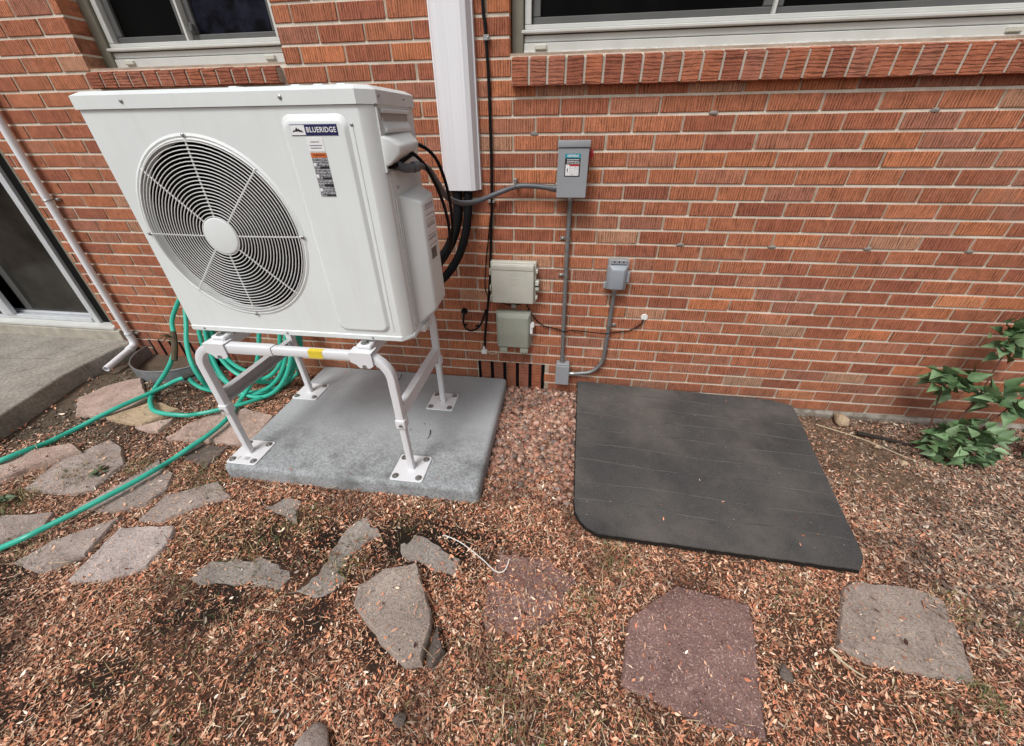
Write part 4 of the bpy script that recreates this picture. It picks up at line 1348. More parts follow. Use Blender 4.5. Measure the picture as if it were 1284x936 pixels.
m = MB(); m.cyl((-.572, 0, .535), (-.572, -.016, .535), .019, 18, .016); m.cyl((-.572, -.016, .535), (-.572, -.028, .535), .009, 12); m.build('wall_plug', M['black_cable'], lp)
m = MB(); m.box(-.585, -.560, -.012, -.001, .445, .452); m.box(-.510, -.487, -.012, -.001, .440, .447); m.build('cable_clip', M['black_cable'], lp)
tw = thing('phone_wire', (.1, -.01, .45), 'thin dark wire sagging across the wall to a round white grommet', 'wire')
m = MB(); m.tube(spline([(-.205, -.02, .625), (-.200, -.012, .590), (-.167, -.010, .530), (-.11, -.010, .472), (-.02, -.012, .452), (.02, -.036, .449), (.077, -.010, .447), (.25, -.034, .449), (.303, -.010, .450), (.38, -.009, .462), (.425, -.009, .490), (.447, -.012, .520), (.452, -.006, .536)], 6), .0032, 6); m.build('wire', M['black_cable'], tw)
m = MB(); m.cyl((.455, 0, .548), (.455, -.006, .548), .019, 22, .017); m.build('grommet', M['white_cap'], tw)
jw = thing('jumper_wire', (-.28, -.02, .6), 'thin black jumper wire sagging between the two telecom boxes', 'wire')
m = MB(); m.tube(spline([(-.372, -.03, .628), (-.35, -.02, .606), (-.30, -.018, .592), (-.24, -.018, .600), (-.195, -.03, .626)], 6), .0028, 6); m.build('wire', M['black_cable'], jw)
gw = thing('ground_wires', (-.25, -.03, .15), 'loose thin wires trailing from the green-grey box to the gravel', 'wire')
for pts in ([(-.215, -.03, .302), (-.235, -.035, .265), (-.275, -.03, .235), (-.310, -.02, .20), (-.322, -.016, .15), (-.30, -.03, .08), (-.262, -.06, .03)], [(-.203, -.03, .302), (-.215, -.03, .25), (-.225, -.02, .21), (-.22, -.02, .17)]):
    m = MB(); m.tube(spline(pts, 6), .0022, 5); m.build('wire', M['twig'], gw)

# ------------------------------------------------------------------ PVC drain
pv = thing('drain_pipe', (-2.95, -.03, .2), 'white plastic drain pipe down the wall with an elbow over the patio edge', 'pipe')
m = MB(); m.tube([(-2.940, -.030, 2.6), (-2.9605, -.030, 1.989), (-2.975, -.030, 1.5), (-3.012, -.030, .235)], .0195, 14); m.build('pipe', M['vinyl'], pv)
m = MB(); m.tube(spline([(-3.011, -.030, .262), (-3.010, -.030, .200), (-3.008, -.048, .168), (-2.998, -.095, .160)], 6), .0235, 14); m.build('elbow', M['vinyl'], pv)
out0, out1 = Vector((-2.999, -.09, .160)), Vector((-2.958, -.300, .134))
m = MB(); d = (out1 - out0).normalized()
n_ = 16
a_ = d.cross(Vector((0, 0, 1))).normalized(); b_ = a_.cross(d)
def rg(p, r_): return [p + a_ * r_ * cos(2 * pi * i / n_) + b_ * r_ * sin(2 * pi * i / n_) for i in range(n_)]
m.loft([rg(out0, .0195), rg(out1, .0195), rg(out1, .0155), rg(out1 - d * .06, .0155)]); m.build('spout', M['vinyl'], pv)
for z, dx in ((1.12, .0), (.25, .0)):
    x = -2.975 - .037 * (1.5 - z) / 1.265
    m = MB(); m.torus((x, -.030, z), .0215, .004, 'z', 20, 6); m.box(x + .018, x + .055, -.012, -.002, z - .008, z + .008, .002, 1); m.dome((x + .042, -.012, z), .007, .006, (0, -1, 0)); m.build('clamp', M['steel'], pv)

# ------------------------------------------------------------------ galvanised window-well ring
wr = thing('window_well', (-2.66, -.15, .1), 'small galvanised half-round well ring round the left vent', 'window well')
m = MB()
def arcp(r_, n=28): return [(-2.62 + r_ * 1.06 * cos(R(180 + 180 * i / n)), -.015 + r_ * sin(R(180 + 180 * i / n))) for i in range(n + 1)]
o_, i_ = arcp(.305), arcp(.300)
t_ = bmesh.new()
ov = [[t_.verts.new((*p, z)) for p in o_] for z in (-.02, .150)]
iv_ = [[t_.verts.new((*p, z)) for p in i_] for z in (-.02, .150)]
for k in range(len(o_) - 1):
    t_.faces.new((ov[0][k], ov[0][k + 1], ov[1][k + 1], ov[1][k])); t_.faces.new((iv_[0][k + 1], iv_[0][k], iv_[1][k], iv_[1][k + 1])); t_.faces.new((ov[1][k], ov[1][k + 1], iv_[1][k + 1], iv_[1][k]))
m.add(t_); m.build('wall_ring', simple('dull_galvanised', (.26, .275, .29), .5, .3, 20, .2, 120, metal=.35), wr, 40)
m = MB(); m.tube([(*p, .151) for p in arcp(.303)], .005, 6); m.build('rolled_rim', M['galv'], wr)
m = MB(); m.prism(arcp(.299), -.02, .012, 'z'); m.build('well_soil', simple('well_soil', (.05, .032, .022), .97, .4, 50, .8, 90, spec=.1), wr)

# ------------------------------------------------------------------ garden hose
gho = thing('garden_hose', (-1.95, -.2, .03), 'green garden hose hung in a coil behind the stand with ends trailing over the flagstones', 'hose')
HR = .0125
def coil(c0, hw, hh, y0, y1, ph, turns=1.0, n=72, zc=.40):
    P = []
    for i in range(int(n * turns) + 1):
        a = ph + 2 * pi * i / n
        s_ = sin(a)
        f_ = (1 - s_) / 2
        P.append((c0 + hw * cos(a) * (1 + .05 * sin(2 * a + c0 * 7)), y0 + (y1 - y0) * f_ ** 1.5, max(zc + hh * s_, ghf(c0 + hw * cos(a), y1) + HR)))
    return P
pp = []
for i, (c0, hw, hh, y0, y1, zc) in enumerate(((-1.93, .325, .385, -.05, -.20, .43), (-1.90, .295, .355, -.07, -.24, .43), (-1.955, .315, .375, -.09, -.30, .41), (-1.915, .275, .335, -.10, -.27, .45), (-1.885, .30, .385, -.12, -.34, .415), (-1.93, .25, .31, -.13, -.23, .45))):
    m = MB(); m.tube(coil(c0, hw, hh, y0, y1, pi / 2, 1.0, 64, zc)[:-1], HR, 10, True); m.build('coil', M['hose'], gho)
# trailing lengths
m = MB(); m.tube(spline([(-2.285, -.350, .158), (-2.262, -.358, .118), (-2.194, -.362, .080), (-2.08, -.335, .040), (-1.96, -.33, .03)], 8), HR, 10); m.build('trailing_length', M['hose'], gho)
hA = [(-1.93, -0.1, 0.78), (-1.8, -0.17, 0.55), (-1.815, -0.24, 0.33), (-1.885, -0.31, 0.14), (-1.956, -0.37, 0.035), (-1.868, -0.58, 0.058), (-1.866, -0.715, 0.057), (-1.89, -0.806, 0.053), (-1.929, -0.895, 0.038), (-1.937, -0.99, 0.053), (-1.968, -1.073, 0.054), (-2.006, -1.158, 0.056), (-2.054, -1.238, 0.052), (-2.102, -1.311, 0.05), (-2.14, -1.37, 0.048), (-2.214, -1.413, 0.027), (-2.26, -1.453, 0.015), (-2.45, -1.62, 0.03)]
m = MB(); m.tube(spline(hA, 10), HR, 10); m.build('trailing_length', M['hose'], gho)
hB = [(-2.95, -1.16, 0.075), (-2.776, -1.091, 0.075), (-2.656, -1.068, 0.116), (-2.622, -0.996, 0.114), (-2.614, -0.91, 0.093), (-2.595, -0.794, 0.087), (-2.54, -0.683, 0.103), (-2.498, -0.601, 0.112), (-2.467, -0.507, 0.109), (-2.419, -0.40, 0.115), (-2.355, -0.372, 0.142), (-2.288, -0.35, 0.16)]
m = MB(); m.tube(spline(hB, 8), HR, 10); m.build('trailing_length', M['hose'], gho)
hC = [(-2.22, -0.08, 0.66), (-2.28, -0.09, 0.635), (-2.34, -0.1, 0.587), (-2.391, -0.12, 0.525), (-2.420, -0.17, 0.44), (-2.372, -0.25, 0.342), (-2.365, -0.33, 0.263), (-2.43, -0.365, 0.175), (-2.51, -0.39, 0.095), (-2.463, -0.471, 0.089), (-2.355, -0.57, 0.102), (-2.271, -0.615, 0.093), (-2.119, -0.605, 0.076), (-2.056, -0.568, 0.064), (-1.986, -0.529, 0.064), (-1.864, -0.426, 0.055), (-1.813, -0.259, 0.017), (-1.8, -0.048, 0.016), (-1.72, -0.1, 0.12), (-1.65, -0.1, 0.25), (-1.62, -0.1, 0.4)]
m = MB(); m.tube(spline(hC, 8), HR, 10); m.build('trailing_length', M['hose'], gho)
hD = [(-2.27, -0.09, 0.62), (-2.31, -0.09, 0.58), (-2.352, -0.1, 0.518), (-2.325, -0.17, 0.43), (-2.291, -0.25, 0.347), (-2.218, -0.34, 0.262), (-2.175, -0.37, 0.175), (-2.165, -0.355, 0.09), (-2.072, -0.317, 0.036), (-1.9, -0.31, 0.035), (-1.77, -0.2, 0.05), (-1.68, -0.12, 0.2)]
m = MB(); m.tube(spline(hD, 8), HR, 10); m.build('trailing_length', M['hose'], gho)
m = MB(); e0 = Vector(hB[-1]); m.cyl(e0 + Vector((-.012, -.022, 0)), e0 + Vector((.006, .010, 0)), .0165, 12); m.cyl(e0 + Vector((.006, .010, 0)), e0 + Vector((.02, .034, 0)), .013, 12); m.build('coupling', M['hose_dark'], gho)
m = MB(); m.tube(spline([(-2.395, -.215, .395), (-2.366, -.26, .345), (-2.352, -.30, .30), (-2.345, -.33, .262)], 6), .017, 10); m.build('tie', M['strap'], gho)
for i in range(9):
    p = Vector((-2.385, -.235, .375)); e_ = p + Vector((random.uniform(-.09, .02), random.uniform(-.05, 0), random.uniform(-.03, .06)))
    m = MB(); m.tube(spline([p, (p + e_) / 2 + Vector((0, 0, random.uniform(-.015, .02))), e_], 4), .003, 5); m.build('twine_end', M['strap'], gho)
m = MB(); m.cyl((-1.95, 0, .80), (-1.95, -.15, .80), .02, 12); m.cyl((-1.95, -.15, .78), (-1.95, -.155, .84), .03, 12); m.build('hanger', M['alu_dark'], gho)
hn = thing('hose_nozzle', (-2.17, -.15, .1), 'black and red hose spray nozzle lying under the coil', 'nozzle')
m = MB(); m.tube(spline([(-2.20, -.18, .16), (-2.15, -.17, .135), (-2.11, -.16, .115)], 4), .018, 12); m.cyl((-2.21, -.18, .165), (-2.245, -.185, .175), .027, 14); m.build('barrel', M['black_rubber'], hn)
m = MB(); m.tube(spline([(-2.15, -.18, .13), (-2.135, -.20, .10), (-2.115, -.22, .085)], 4), .014, 10); m.build('trigger', M['red'], hn)

# ------------------------------------------------------------------ flagstones
def jag(P, step=.035, amp=.006, seed=0):
    rr = random.Random(seed); out = []
    P = [Vector((*p, 0)) for p in P]
    n = len(P)
    for i in range(n):
        a, b = P[i], P[(i + 1) % n]
        k = max(1, int((b - a).length / step))
        nrm = Vector(((b - a).y, -(b - a).x, 0)).normalized()
        for j in range(k):
            q = a.lerp(b, j / k)
            q = q + nrm * rr.uniform(-amp, amp) + (b - a).normalized() * rr.uniform(-amp, amp) * .5
            out.append((q.x, q.y))
    return out
def poly_in(P, d):
    n = len(P); A = sum(P[i][0] * P[(i + 1) % n][1] - P[(i + 1) % n][0] * P[i][1] for i in range(n))
    s_ = 1 if A > 0 else -1
    out = []
    for i in range(n):
        a, b, c = Vector(P[i - 1]), Vector(P[i]), Vector(P[(i + 1) % n])
        e1, e2 = (b - a).normalized(), (c - b).normalized()
        t_ = (e1 + e2)
        t_ = t_.normalized() if t_.length > .3 else e1
        nr = Vector((-t_.y, t_.x)) * s_
        out.append(tuple(b + nr * d))
    return out
def flagstone(key, mat, label, thick=.05, tilt=0, group=None, name='flagstone', amp=.004):
    dz, P = STONES[key]
    P2 = jag(P, .03, amp, hash(key) % 1000 if False else sum(map(ord, key)))
    cx_ = sum(p[0] for p in P) / len(P); cy_ = sum(p[1] for p in P) / len(P)
    top = ghf(cx_, cy_) + dz
    gz = lambda x, y: ghf(x, y) + dz
    m_ = MB(); t_ = bmesh.new()
    r0 = [(x, y, gz(x, y) - thick) for x, y in P2]
    r1 = [(x, y, gz(x, y) - .010 + random.uniform(-.003, .002)) for x, y in P2]
    q = poly_in(P2, .007)
    r2 = [(x, y, gz(x, y) - .001 + random.uniform(-.0015, .001)) for x, y in q]
    vs0, vs1, vs2 = ([t_.verts.new(p) for p in r] for r in (r0, r1, r2))
    n = len(P2)
    for i in range(n):
        t_.faces.new((vs0[i], vs0[(i + 1) % n], vs1[(i + 1) % n], vs1[i])); t_.faces.new((vs1[i], vs1[(i + 1) % n], vs2[(i + 1) % n], vs2[i]))
    ee = [t_.edges.get((vs2[i], vs2[(i + 1) % n])) for i in range(n)]
    r_ = bmesh.ops.triangle_fill(t_, use_beauty=True, edges=ee)
    fs = [f for f in r_['geom'] if isinstance(f, bmesh.types.BMFace)]
    # relief of the cleft face
    es = list({e for f in fs for e in f.edges if e not in ee})
    if es:
        bmesh.ops.subdivide_edges(t_, edges=es, cuts=3, use_grid_fill=True)
    rim = set(vs0) | set(vs1) | set(vs2)
    for v_ in t_.verts:
        if v_ not in rim: v_.co.z += (float(fbm(np.float64(v_.co.x), np.float64(v_.co.y), 9, 4)) - .5) * .010
    bmesh.ops.recalc_face_normals(t_, faces=t_.faces[:])
    m_.add(t_)
    o__ = m_.build(name, mat, None, 40)
    tag(o__, label, 'stone', group)
    return o__
G_ = 'flagstones of the stepping path'
flagstone('S1', M['stone_pink'], 'large pinkish tan flagstone beside the patio slab, under the hose end', group=G_)
flagstone('S2', M['stone_tan'], 'yellowish tan flagstone circled by the hose loop', group=G_)
flagstone('S2b', M['stone_pink'], 'small pinkish slab tucked against the yellowish flagstone', group=G_)
flagstone('S3', M['stone_pink'], 'broad pinkish brown flagstone under the front left stand leg beside the pad', group=G_)
flagstone('S4', M['stone_dark'], 'dark brown squarish flagstone at the left corner of the concrete pad', group=G_)
flagstone('S5', M['stone_pink'], 'long pinkish layered flagstone at the left, crossed by the upper hose end', group=G_)
flagstone('S6', M['stone_grey'], 'large mauve grey flagstone between the two trailing hose ends', group=G_)
flagstone('S7', M['stone_grey'], 'mauve grey flagstone crossed lengthwise by the lower hose', group=G_)
flagstone('S8', M['stone_grey'], 'pointed mauve grey flagstone just left of the concrete pad front corner', group=G_)
flagstone('S9', M['stone_grey'], 'partly seen grey flagstone above the hose at the far left edge', group=G_)
flagstone('S10', M['stone_grey'], 'triangular grey flagstone below the lower hose end', group=G_)
flagstone('S11', M['stone_pale'], 'pinkish grey four-sided flagstone, right half of the lowest left pair', group=G_)
flagstone('S12', M['stone_wet'], 'small dull grey stone sunk in dark soil in front of the pad', group=G_, amp=.013)
flagstone('S13', M['stone_wet'], 'low half-buried grey flagstone with a curved upper edge in dark soil', group=G_, amp=.013)
flagstone('S14', M['stone_wet'], 'narrow waisted half-buried grey flagstone slanting towards the pad front', group=G_, amp=.013)
flagstone('S15', M['stone_wet'], 'half-buried dark grey stone before the right front corner of the pad', group=G_, amp=.013)
flagstone('S16', M['stone_brown'], 'thick pointed grey flagstone lying loose on the leaf litter', .06, group=G_)
flagstone('S17', M['stone_dark'], 'small dark broken chunk against the thick pointed flagstone', .05, group=G_)
flagstone('S18', M['stone_red'], 'reddish paver almost buried in leaf litter left of the black board', group=G_, amp=.012)
flagstone('S19', M['stone_red'], 'big reddish pebble-faced paver in front of the black board', group=G_, amp=.003)
flagstone('S20', M['stone_brown'], 'tan grey kite-shaped flagstone at the right of the leaf litter', group=G_)

def rock(name, c, s, mat, label, seed):
    rr = random.Random(seed)
    m_ = MB(); t_ = bmesh.new()
    for i in range(16):
        d = Vector((rr.gauss(0, 1), rr.gauss(0, 1), rr.gauss(0, 1))).normalized() * rr.uniform(.8, 1.1)
        t_.verts.new((d.x * s[0], d.y * s[1], d.z * s[2]))
    bmesh.ops.convex_hull(t_, input=t_.verts[:])
    bmesh.ops.delete(t_, geom=[v_ for v_ in t_.verts if not v_.link_faces], context='VERTS')
    bmesh.ops.bevel(t_, geom=t_.edges[:], offset=min(s) * .10, segments=2, affect='EDGES', profile=.5)
    m_.add(t_, Matrix.Translation(c) @ Matrix.Rotation(rr.uniform(0, 6), 4, 'Z'))
    o__ = m_.build(name, mat, None, 25); return tag(o__, label, 'rock')
rock('rock', (1.66, -.065, -.012), (.055, .035, .04), M['stone_tan'], 'small pale tan rock against the foot of the brick wall', 3)
rock('rock', (-.60, -1.80, .01), (.075, .06, .05), M['stone_grey'], 'rough grey rock at the bottom edge of the photo', 5)

rock('rock', (-.392, -1.700, .016), (.024, .02, .016), M['stone_dark'], 'small black lump among the chips below the thick flagstone', 8)
rock('rock', (1.742, -.268, -.032), (.022, .016, .014), M['stone_tan'], 'small tan pebble on the bare soil near the pale stalk', 9)
rock('rock', (1.80, -.375, -.032), (.022, .018, .016), M['stone_tan'], 'small tan pebble in the mulch left of the shrub', 11)
rock('rock', (.765, -1.435, .012), (.030, .022, .018), M['stone_dark'], 'small dark clod beside the red paver right edge', 12)

# ------------------------------------------------------------------ black board over the well
bo = thing('cover_board', (.7, -.5, .0), 'black felt-faced board leaning low against the wall over the gravel', 'board')
P2 = []
for i, p in enumerate(BOARD): P2.append(p)
# rounded cut corners
m = MB(); t_ = bmesh.new()
edge = []
n = len(P2)
for i in range(n):
    a, b = Vector(P2[i]), Vector(P2[(i + 1) % n])
    k = max(2, int((b - a).length / .02))
    for j in range(k):
        q = a.lerp(b, j / k); edge.append((q.x + random.uniform(-.0014, .0014), q.y + random.uniform(-.0014, .0014)))
def sheet(pts, dz, th):
    t2 = bmesh.new()
    hi_ = [t2.verts.new((x, y, BOARD_TOP(x, y) + dz)) for x, y in pts]
    lo_ = [t2.verts.new((x, y, BOARD_TOP(x, y) + dz - th)) for x, y in pts]
    n2 = len(pts)
    for i in range(n2): t2.faces.new((hi_[i], hi_[(i + 1) % n2], lo_[(i + 1) % n2], lo_[i]))
    t2.faces.new(hi_); t2.faces.new(lo_[::-1])
    bmesh.ops.recalc_face_normals(t2, faces=t2.faces[:])
    return t2
m.add(sheet(edge, 0, .006)); top_ = m.build('felt_face', M['board'], bo, 30)
m = MB()
for dz, ins in ((-.0072, -.001), (-.0160, -.004), (-.0248, .004)):
    m.add(sheet([(x + random.uniform(-.002, .002), y + random.uniform(-.002, .002)) for x, y in poly_in(edge, ins)], dz, .0075))
m.build('core_layers', M['board_edge'], bo, 30)
# creases across the face
for f0 in (.085, .19, .30, .42, .535, .65, .78, .885):
    m = MB(); P_ = []
    y_l = -.02 - f0 * .98
    for i in range(26):
        x = .118 + (1.09 + .17 * (1 - f0)) * i / 25
        y = y_l - .035 * (x - .12) + .006 * sin(x * 9 + f0 * 20) + random.uniform(-.002, .002)
        P_.append((x, y, BOARD_TOP(x, y) - .0005))
    m.sweep(spline(P_, 2), [(-.003, -.001), (.003, -.001), (.0008, .0026), (-.0008, .0026)], (0, 0, 1)); m.build('crease', M['crease'], top_, 0)
m = MB(); m.box(.13, 1.20, -.028, -.010, .06, .075, .001, 1, Matrix.Rotation(.012, 4, 'Y')); m.build('batten', M['board_edge'], bo)

# ------------------------------------------------------------------ plants
def leaf_mesh():
    me_ = bpy.data.meshes.new('leaf')
    outl = [(0, 0), (.22, .09), (.33, .28), (.27, .52), (.13, .78), (0, 1.08)]
    V_ = [(0, y, -.10 * (y - .3) ** 2 * 2) for _, y in outl]
    Rr = [(x, y, .20 * x / .27 - .12 * (y - .3) ** 2 * 2) for x, y in outl[1:-1]]
    Ll = [(-x, y, z) for x, y, z in Rr]
    v_ = V_ + Rr + Ll
    f_ = []
    o6, o10 = 6, 10
    f_ += [(0, o6, 1), (0, 1, o10)]
    for i in range(3):
        f_ += [(1 + i, o6 + i, o6 + i + 1, 2 + i), (1 + i, 2 + i, o10 + i + 1, o10 + i)]
    f_ += [(4, o6 + 3, 5), (4, 5, o10 + 3)]
    me_.from_pydata(v_, [], f_); me_.update()
    for p in me_.polygons: p.use_smooth = True
    me_.materials.append(M['leaf'])
    return me_
LEAF = leaf_mesh()
def add_leaf(parent, p, d, size, c):
    d = Vector(d).normalized()
    up = Vector((random.uniform(-.8, .8), random.uniform(-1.0, .25), random.uniform(.5, 1.3)))
    z = (up - d * up.dot(d)).normalized(); x = d.cross(z)
    rot = Matrix((x, d, z)).transposed().to_4x4()
    o_ = bpy.data.objects.new('leaf', LEAF)
    link(o_, parent, p)
    o_.rotation_euler = rot.to_euler()
    s_ = size * random.uniform(.75, 1.2)
    o_.scale = (s_ * random.uniform(.85, 1.1), s_, s_)
    k = random.uniform(.75, 1.25)
    o_.color = (c[0] * k, c[1] * k, c[2] * k, 1)
pl = thing('leafy_plant', (2.02, -.28, -.04), 'leafy green volunteer shrub with reddish stems against the brick wall', 'plant')
GREENS = [(.115, .20, .085), (.14, .23, .105), (.20, .30, .155), (.075, .14, .056)]
def stem(pts, r0, parent):
    q = spline(pts, 8); m_ = MB(); m_.tube(q, r0, 6, scales=[1 - .6 * i / (len(q) - 1) for i in range(len(q))]); m_.build('stem', M['stem'], parent); return q
s1 = stem([(2.00, -.26, -.04), (2.03, -.24, .12), (2.085, -.20, .28), (2.118, -.14, .506), (2.16, -.12, .70)], .0055, pl)
s2 = stem([(2.02, -.30, -.04), (2.08, -.30, .11), (2.14, -.28, .25), (2.22, -.25, .36)], .005, pl)
s3 = stem([(1.99, -.24, -.04), (1.985, -.18, .12), (1.965, -.15, .28), (1.97, -.14, .38)], .0045, pl)
s4 = stem([(2.01, -.32, -.04), (2.03, -.36, .04), (2.06, -.38, .10)], .004, pl)
def cluster(c, rad, n, size, toward):
    c = Vector(c)
    for i in range(n):
        u = Vector((random.gauss(0, 1), random.gauss(0, 1), random.gauss(0, 1))); u = u / max(u.length, .1) * random.random() ** .45
        p = c + Vector((u.x * rad[0], u.y * rad[1], u.z * rad[2]))
        d = Vector((u.x * 1.0 + random.uniform(-.8, .8), -.30 + random.uniform(-.6, .5),   .12 + u.z * .5 + random.uniform(-.4, .5)))
        add_leaf(pl, p, d, size, random.choice(GREENS))
cluster((2.05, -.30, .07), (.165, .10, .13), 150, .064, 0)
cluster((1.975, -.15, .33), (.085, .05, .085), 26, .090, 0)
cluster((2.12, -.13, .58), (.085, .06, .11), 40, .084, 0)
cluster((2.15, -.25, .30), (.11, .06, .08), 28, .088, 0)
cluster((2.30, -.22, .36), (.08, .06, .08), 16, .088, 0)
pl2 = thing('leafy_plant', (2.47, -.22, -.04), 'dark low weed clump at the far right edge beside the shrub', 'plant')
pl_keep = pl; pl = pl2
GREENS = [(.022, .045, .02), (.03, .06, .028)]
stem([(2.45, -.2, -.04), (2.46, -.22, .06), (2.47, -.24, .14)], .004, pl2)
cluster((2.46, -.22, .05), (.09, .08, .09), 26, .05, 0)
pl = pl_keep

# ------------------------------------------------------------------ loose litter
ALLST = [np.array(p) for _, p in STONES.values()]
def surf(x, y):
    """height of what a chip would lie on, and whether it may lie there (0..1)"""
    z = gh(x, y) + (fbm(x, y, 3, 3) - .5) * .022 + (fbm(x, y, 14, 5) - .5) * .012 - .006
    ok = np.ones(x.shape)
    for key, (dz, P) in STONES.items():
        on = inpoly(x, y, grow(P, .0))
        z = np.where(on, gh(x, y) + dz + .001, z)
        core = inpoly(x, y, grow(P, -.02))
        dens = {'S18': .38, 'S15': .22, 'S12': .12, 'S13': .10, 'S14': .12, 'S16': .05, 'S19': .035, 'S20': .04}.get(key, .035)
        ok = np.where(on, (.6 if key == 'S18' else .35) if key in ('S18', 'S15', 'S13', 'S14', 'S12') else .12, ok)
        ok = np.where(core, dens, ok)
    ok[inpoly(x, y, PAD)] = 0
    ok[inpoly(x, y, grow(BOARD, -.02))] = 0
    ok[inpoly(x, y, PATIO)] = 0
    ok[y > -.004] = 0
    well = ((x + 2.62) / 1.06) ** 2 + (y + .015) ** 2 < .31 ** 2
    ok[well] = 0
    return z, ok
def dens_map(x, y):
    d = .55 + .45 * sm((fbm(x, y, 4, 11) - .28) / .25)
    d *= 1 - .82 * sm((-1.95 - x) / .4) * sm((y + 1.02) / .25)              # bare soil by the patio
    d *= 1 - .80 * sm((x - 1.2) / .3) * sm((y + .78) / .25) * sm((2.05 - x) / .3) # bare tan patch by the wall
    g_ = np.exp(-(((x + .95) / .50) ** 2 + ((y + 1.2) / .16) ** 2))
    g_ = g_ + np.exp(-(((x + .38) / .28) ** 2 + ((y + 1.13) / .11) ** 2))
    d *= 1 - .78 * np.clip(g_, 0, 1) * sm((fbm(x, y, 6, 8) - .2) / .25)
    gv = sm((x + .36) / .06) * sm((.14 - x) / .06) * sm((y + .80) / .25)
    d *= 1 - .35 * gv
    bare = sm((fbm(x, y, 2.6, 41) - .62) / .10) * sm((-.1 - x) / .5) * sm((-1.25 - y) / .15)
    d *= 1 - .65 * bare                                                       # damp bare hollows at lower left
    d *= 1 - .6 * np.exp(-(((x + 1.25) / .25) ** 2 + ((y + 1.68) / .1) ** 2))
    return d
def litter(n, lmin, lmax, asp, name, label, palette, weights, lift, curl=.25, area=(-2.75, 2.75, -2.35, 0.0), region=None, slender=False, surf_fn=None):
    x = rng.uniform(area[0], area[1], n); y = rng.uniform(area[2], area[3], n)
    z, ok = (surf_fn or surf)(x, y)
    keep = rng.random(n) < ok * (1 if surf_fn else dens_map(x, y)) * (region(x, y) if region else 1)
    x, y, z = x[keep], y[keep], z[keep]
    n = len(x)
    L = lmin + (lmax - lmin) * rng.random(n) ** 2.2
    W = L * asp * rng.uniform(.6, 1.3, n)
    th = rng.uniform(0, 2 * pi, n)
    pit = rng.normal(0, curl, n); rol = rng.normal(0, curl * 1.2, n)
    z = z + rng.random(n) ** 2 * lift + .0015
    ux, uy = np.cos(th), np.sin(th)
    def P(a, b, c):   # along, across, up
        pz = c + a * np.sin(pit) + b * np.sin(rol)
        return np.stack([x + ux * a - uy * b, y + uy * a + ux * b, z + np.abs(L) * .1 + pz], -1)
    cz = L * rng.normal(.06, .07, n)
    q = [P(-L / 2, 0 * L, cz), P(-L * .12, W / 2, 0 * L), P(-L * .08, -W / 2, 0 * L), P(L * .2, W * .42, 0 * L), P(L * .22, -W * .42, 0 * L), P(L / 2, 0 * L, cz)]
    V = np.stack(q, 1).reshape(-1, 3)
    base = np.arange(n)[:, None] * 6
    F = np.concatenate([base + np.array([[0, 2, 1, 1]]), base + np.array([[1, 2, 4, 3]]), base + np.array([[3, 4, 5, 5]])], 0)
    quads = base + np.array([[1, 2, 4, 3]])
    tris = np.concatenate([base + np.array([[0, 2, 1]]), base + np.array([[1, 2, 4]]), base + np.array([[1, 4, 3]]), base + np.array([[3, 4, 5]])], 0)
    pal = np.array(palette); ci = rng.choice(len(pal), n, p=np.array(weights) / np.sum(weights))
    c = pal[ci] * rng.uniform(.6, 1.4, (n, 1))
    old = sm((fbm(x, y, 7, 21) - .56) / .12)[:, None] * .62     # patches of wet blackened leaves
    c = c * (1 - old) + c * old * np.array([[.30, .30, .33]])
    # litter is redder in the middle, greyer towards the right
    grey = sm((x - 1.0) / .9)[:, None] * .30 + sm((-1.4 - x) / .8)[:, None] * .25
    mean = c.mean(1, keepdims=True) * np.array([[1.2, .97, .78]])
    c = c * (1 - grey) + mean * grey * .98
    C = np.repeat(c, 6, 0)
    o_ = fast_mesh(name, V, tris, M['litter'], C)
    link(o_); tag(o_, label, kind='stuff')
    return o_
RED = [(.76, .345, .195), (.63, .235, .13), (.82, .48, .31), (.36, .135, .08), (.92, .66, .47), (.10, .05, .038), (.95, .80, .65), (.56, .30, .20)]
WT = [18, 14, 15, 10, 9, 11, 3, 9]
litter(215000, .005, .023, .34, 'leaf_litter', 'dense rusty brown dead leaf chips covering the yard', RED, WT, .015, .34)
litter(290000, .003, .010, .5, 'leaf_crumbs', 'fine rusty crumbs of broken leaves on the soil', RED, WT, .007)
litter(135000, .008, .030, .11, 'leaf_shreds', 'narrow shreds of dead leaves and needles in the litter', RED, WT, .017, .3)
litter(34000, .025, .08, .028, 'pine_straw', 'thin dry straw strands strewn through the leaf litter', [(.54, .38, .23), (.44, .24, .14), (.66, .54, .38), (.16, .09, .06)], [10, 10, 7, 5], .022, .14)
litter(70000, .014, .036, .36, 'outlying_litter', 'rusty brown leaf chips thinning out over the rest of the yard', RED, WT, .012, .3, area=(-3.4, 3.4, -3.6, 0),
       region=lambda x, y: np.where((y < -2.3) | (np.abs(x) > 2.72), 1.0, 0.0))
def on_top(x, y):
    pad_, brd = inpoly(x, y, grow(PAD, -.03)), inpoly(x, y, grow(BOARD, -.03))
    z = np.where(pad_, .0805, np.where(brd, BOARD_TOP(x, y) + .0005, 0))
    edge = 1 - .8 * sm((np.abs(y + .45)) * 0 + np.minimum(np.minimum(-y, y + .95), .3) / .3)
    return z, (pad_ * .5 + brd * .8) * edge
litter(260, .006, .024, .3, 'fallen_leaves', 'few dead leaf bits blown onto the pad and the black board', RED, WT, .001, .1, area=(-1.6, 1.3, -1.0, 0), surf_fn=on_top)
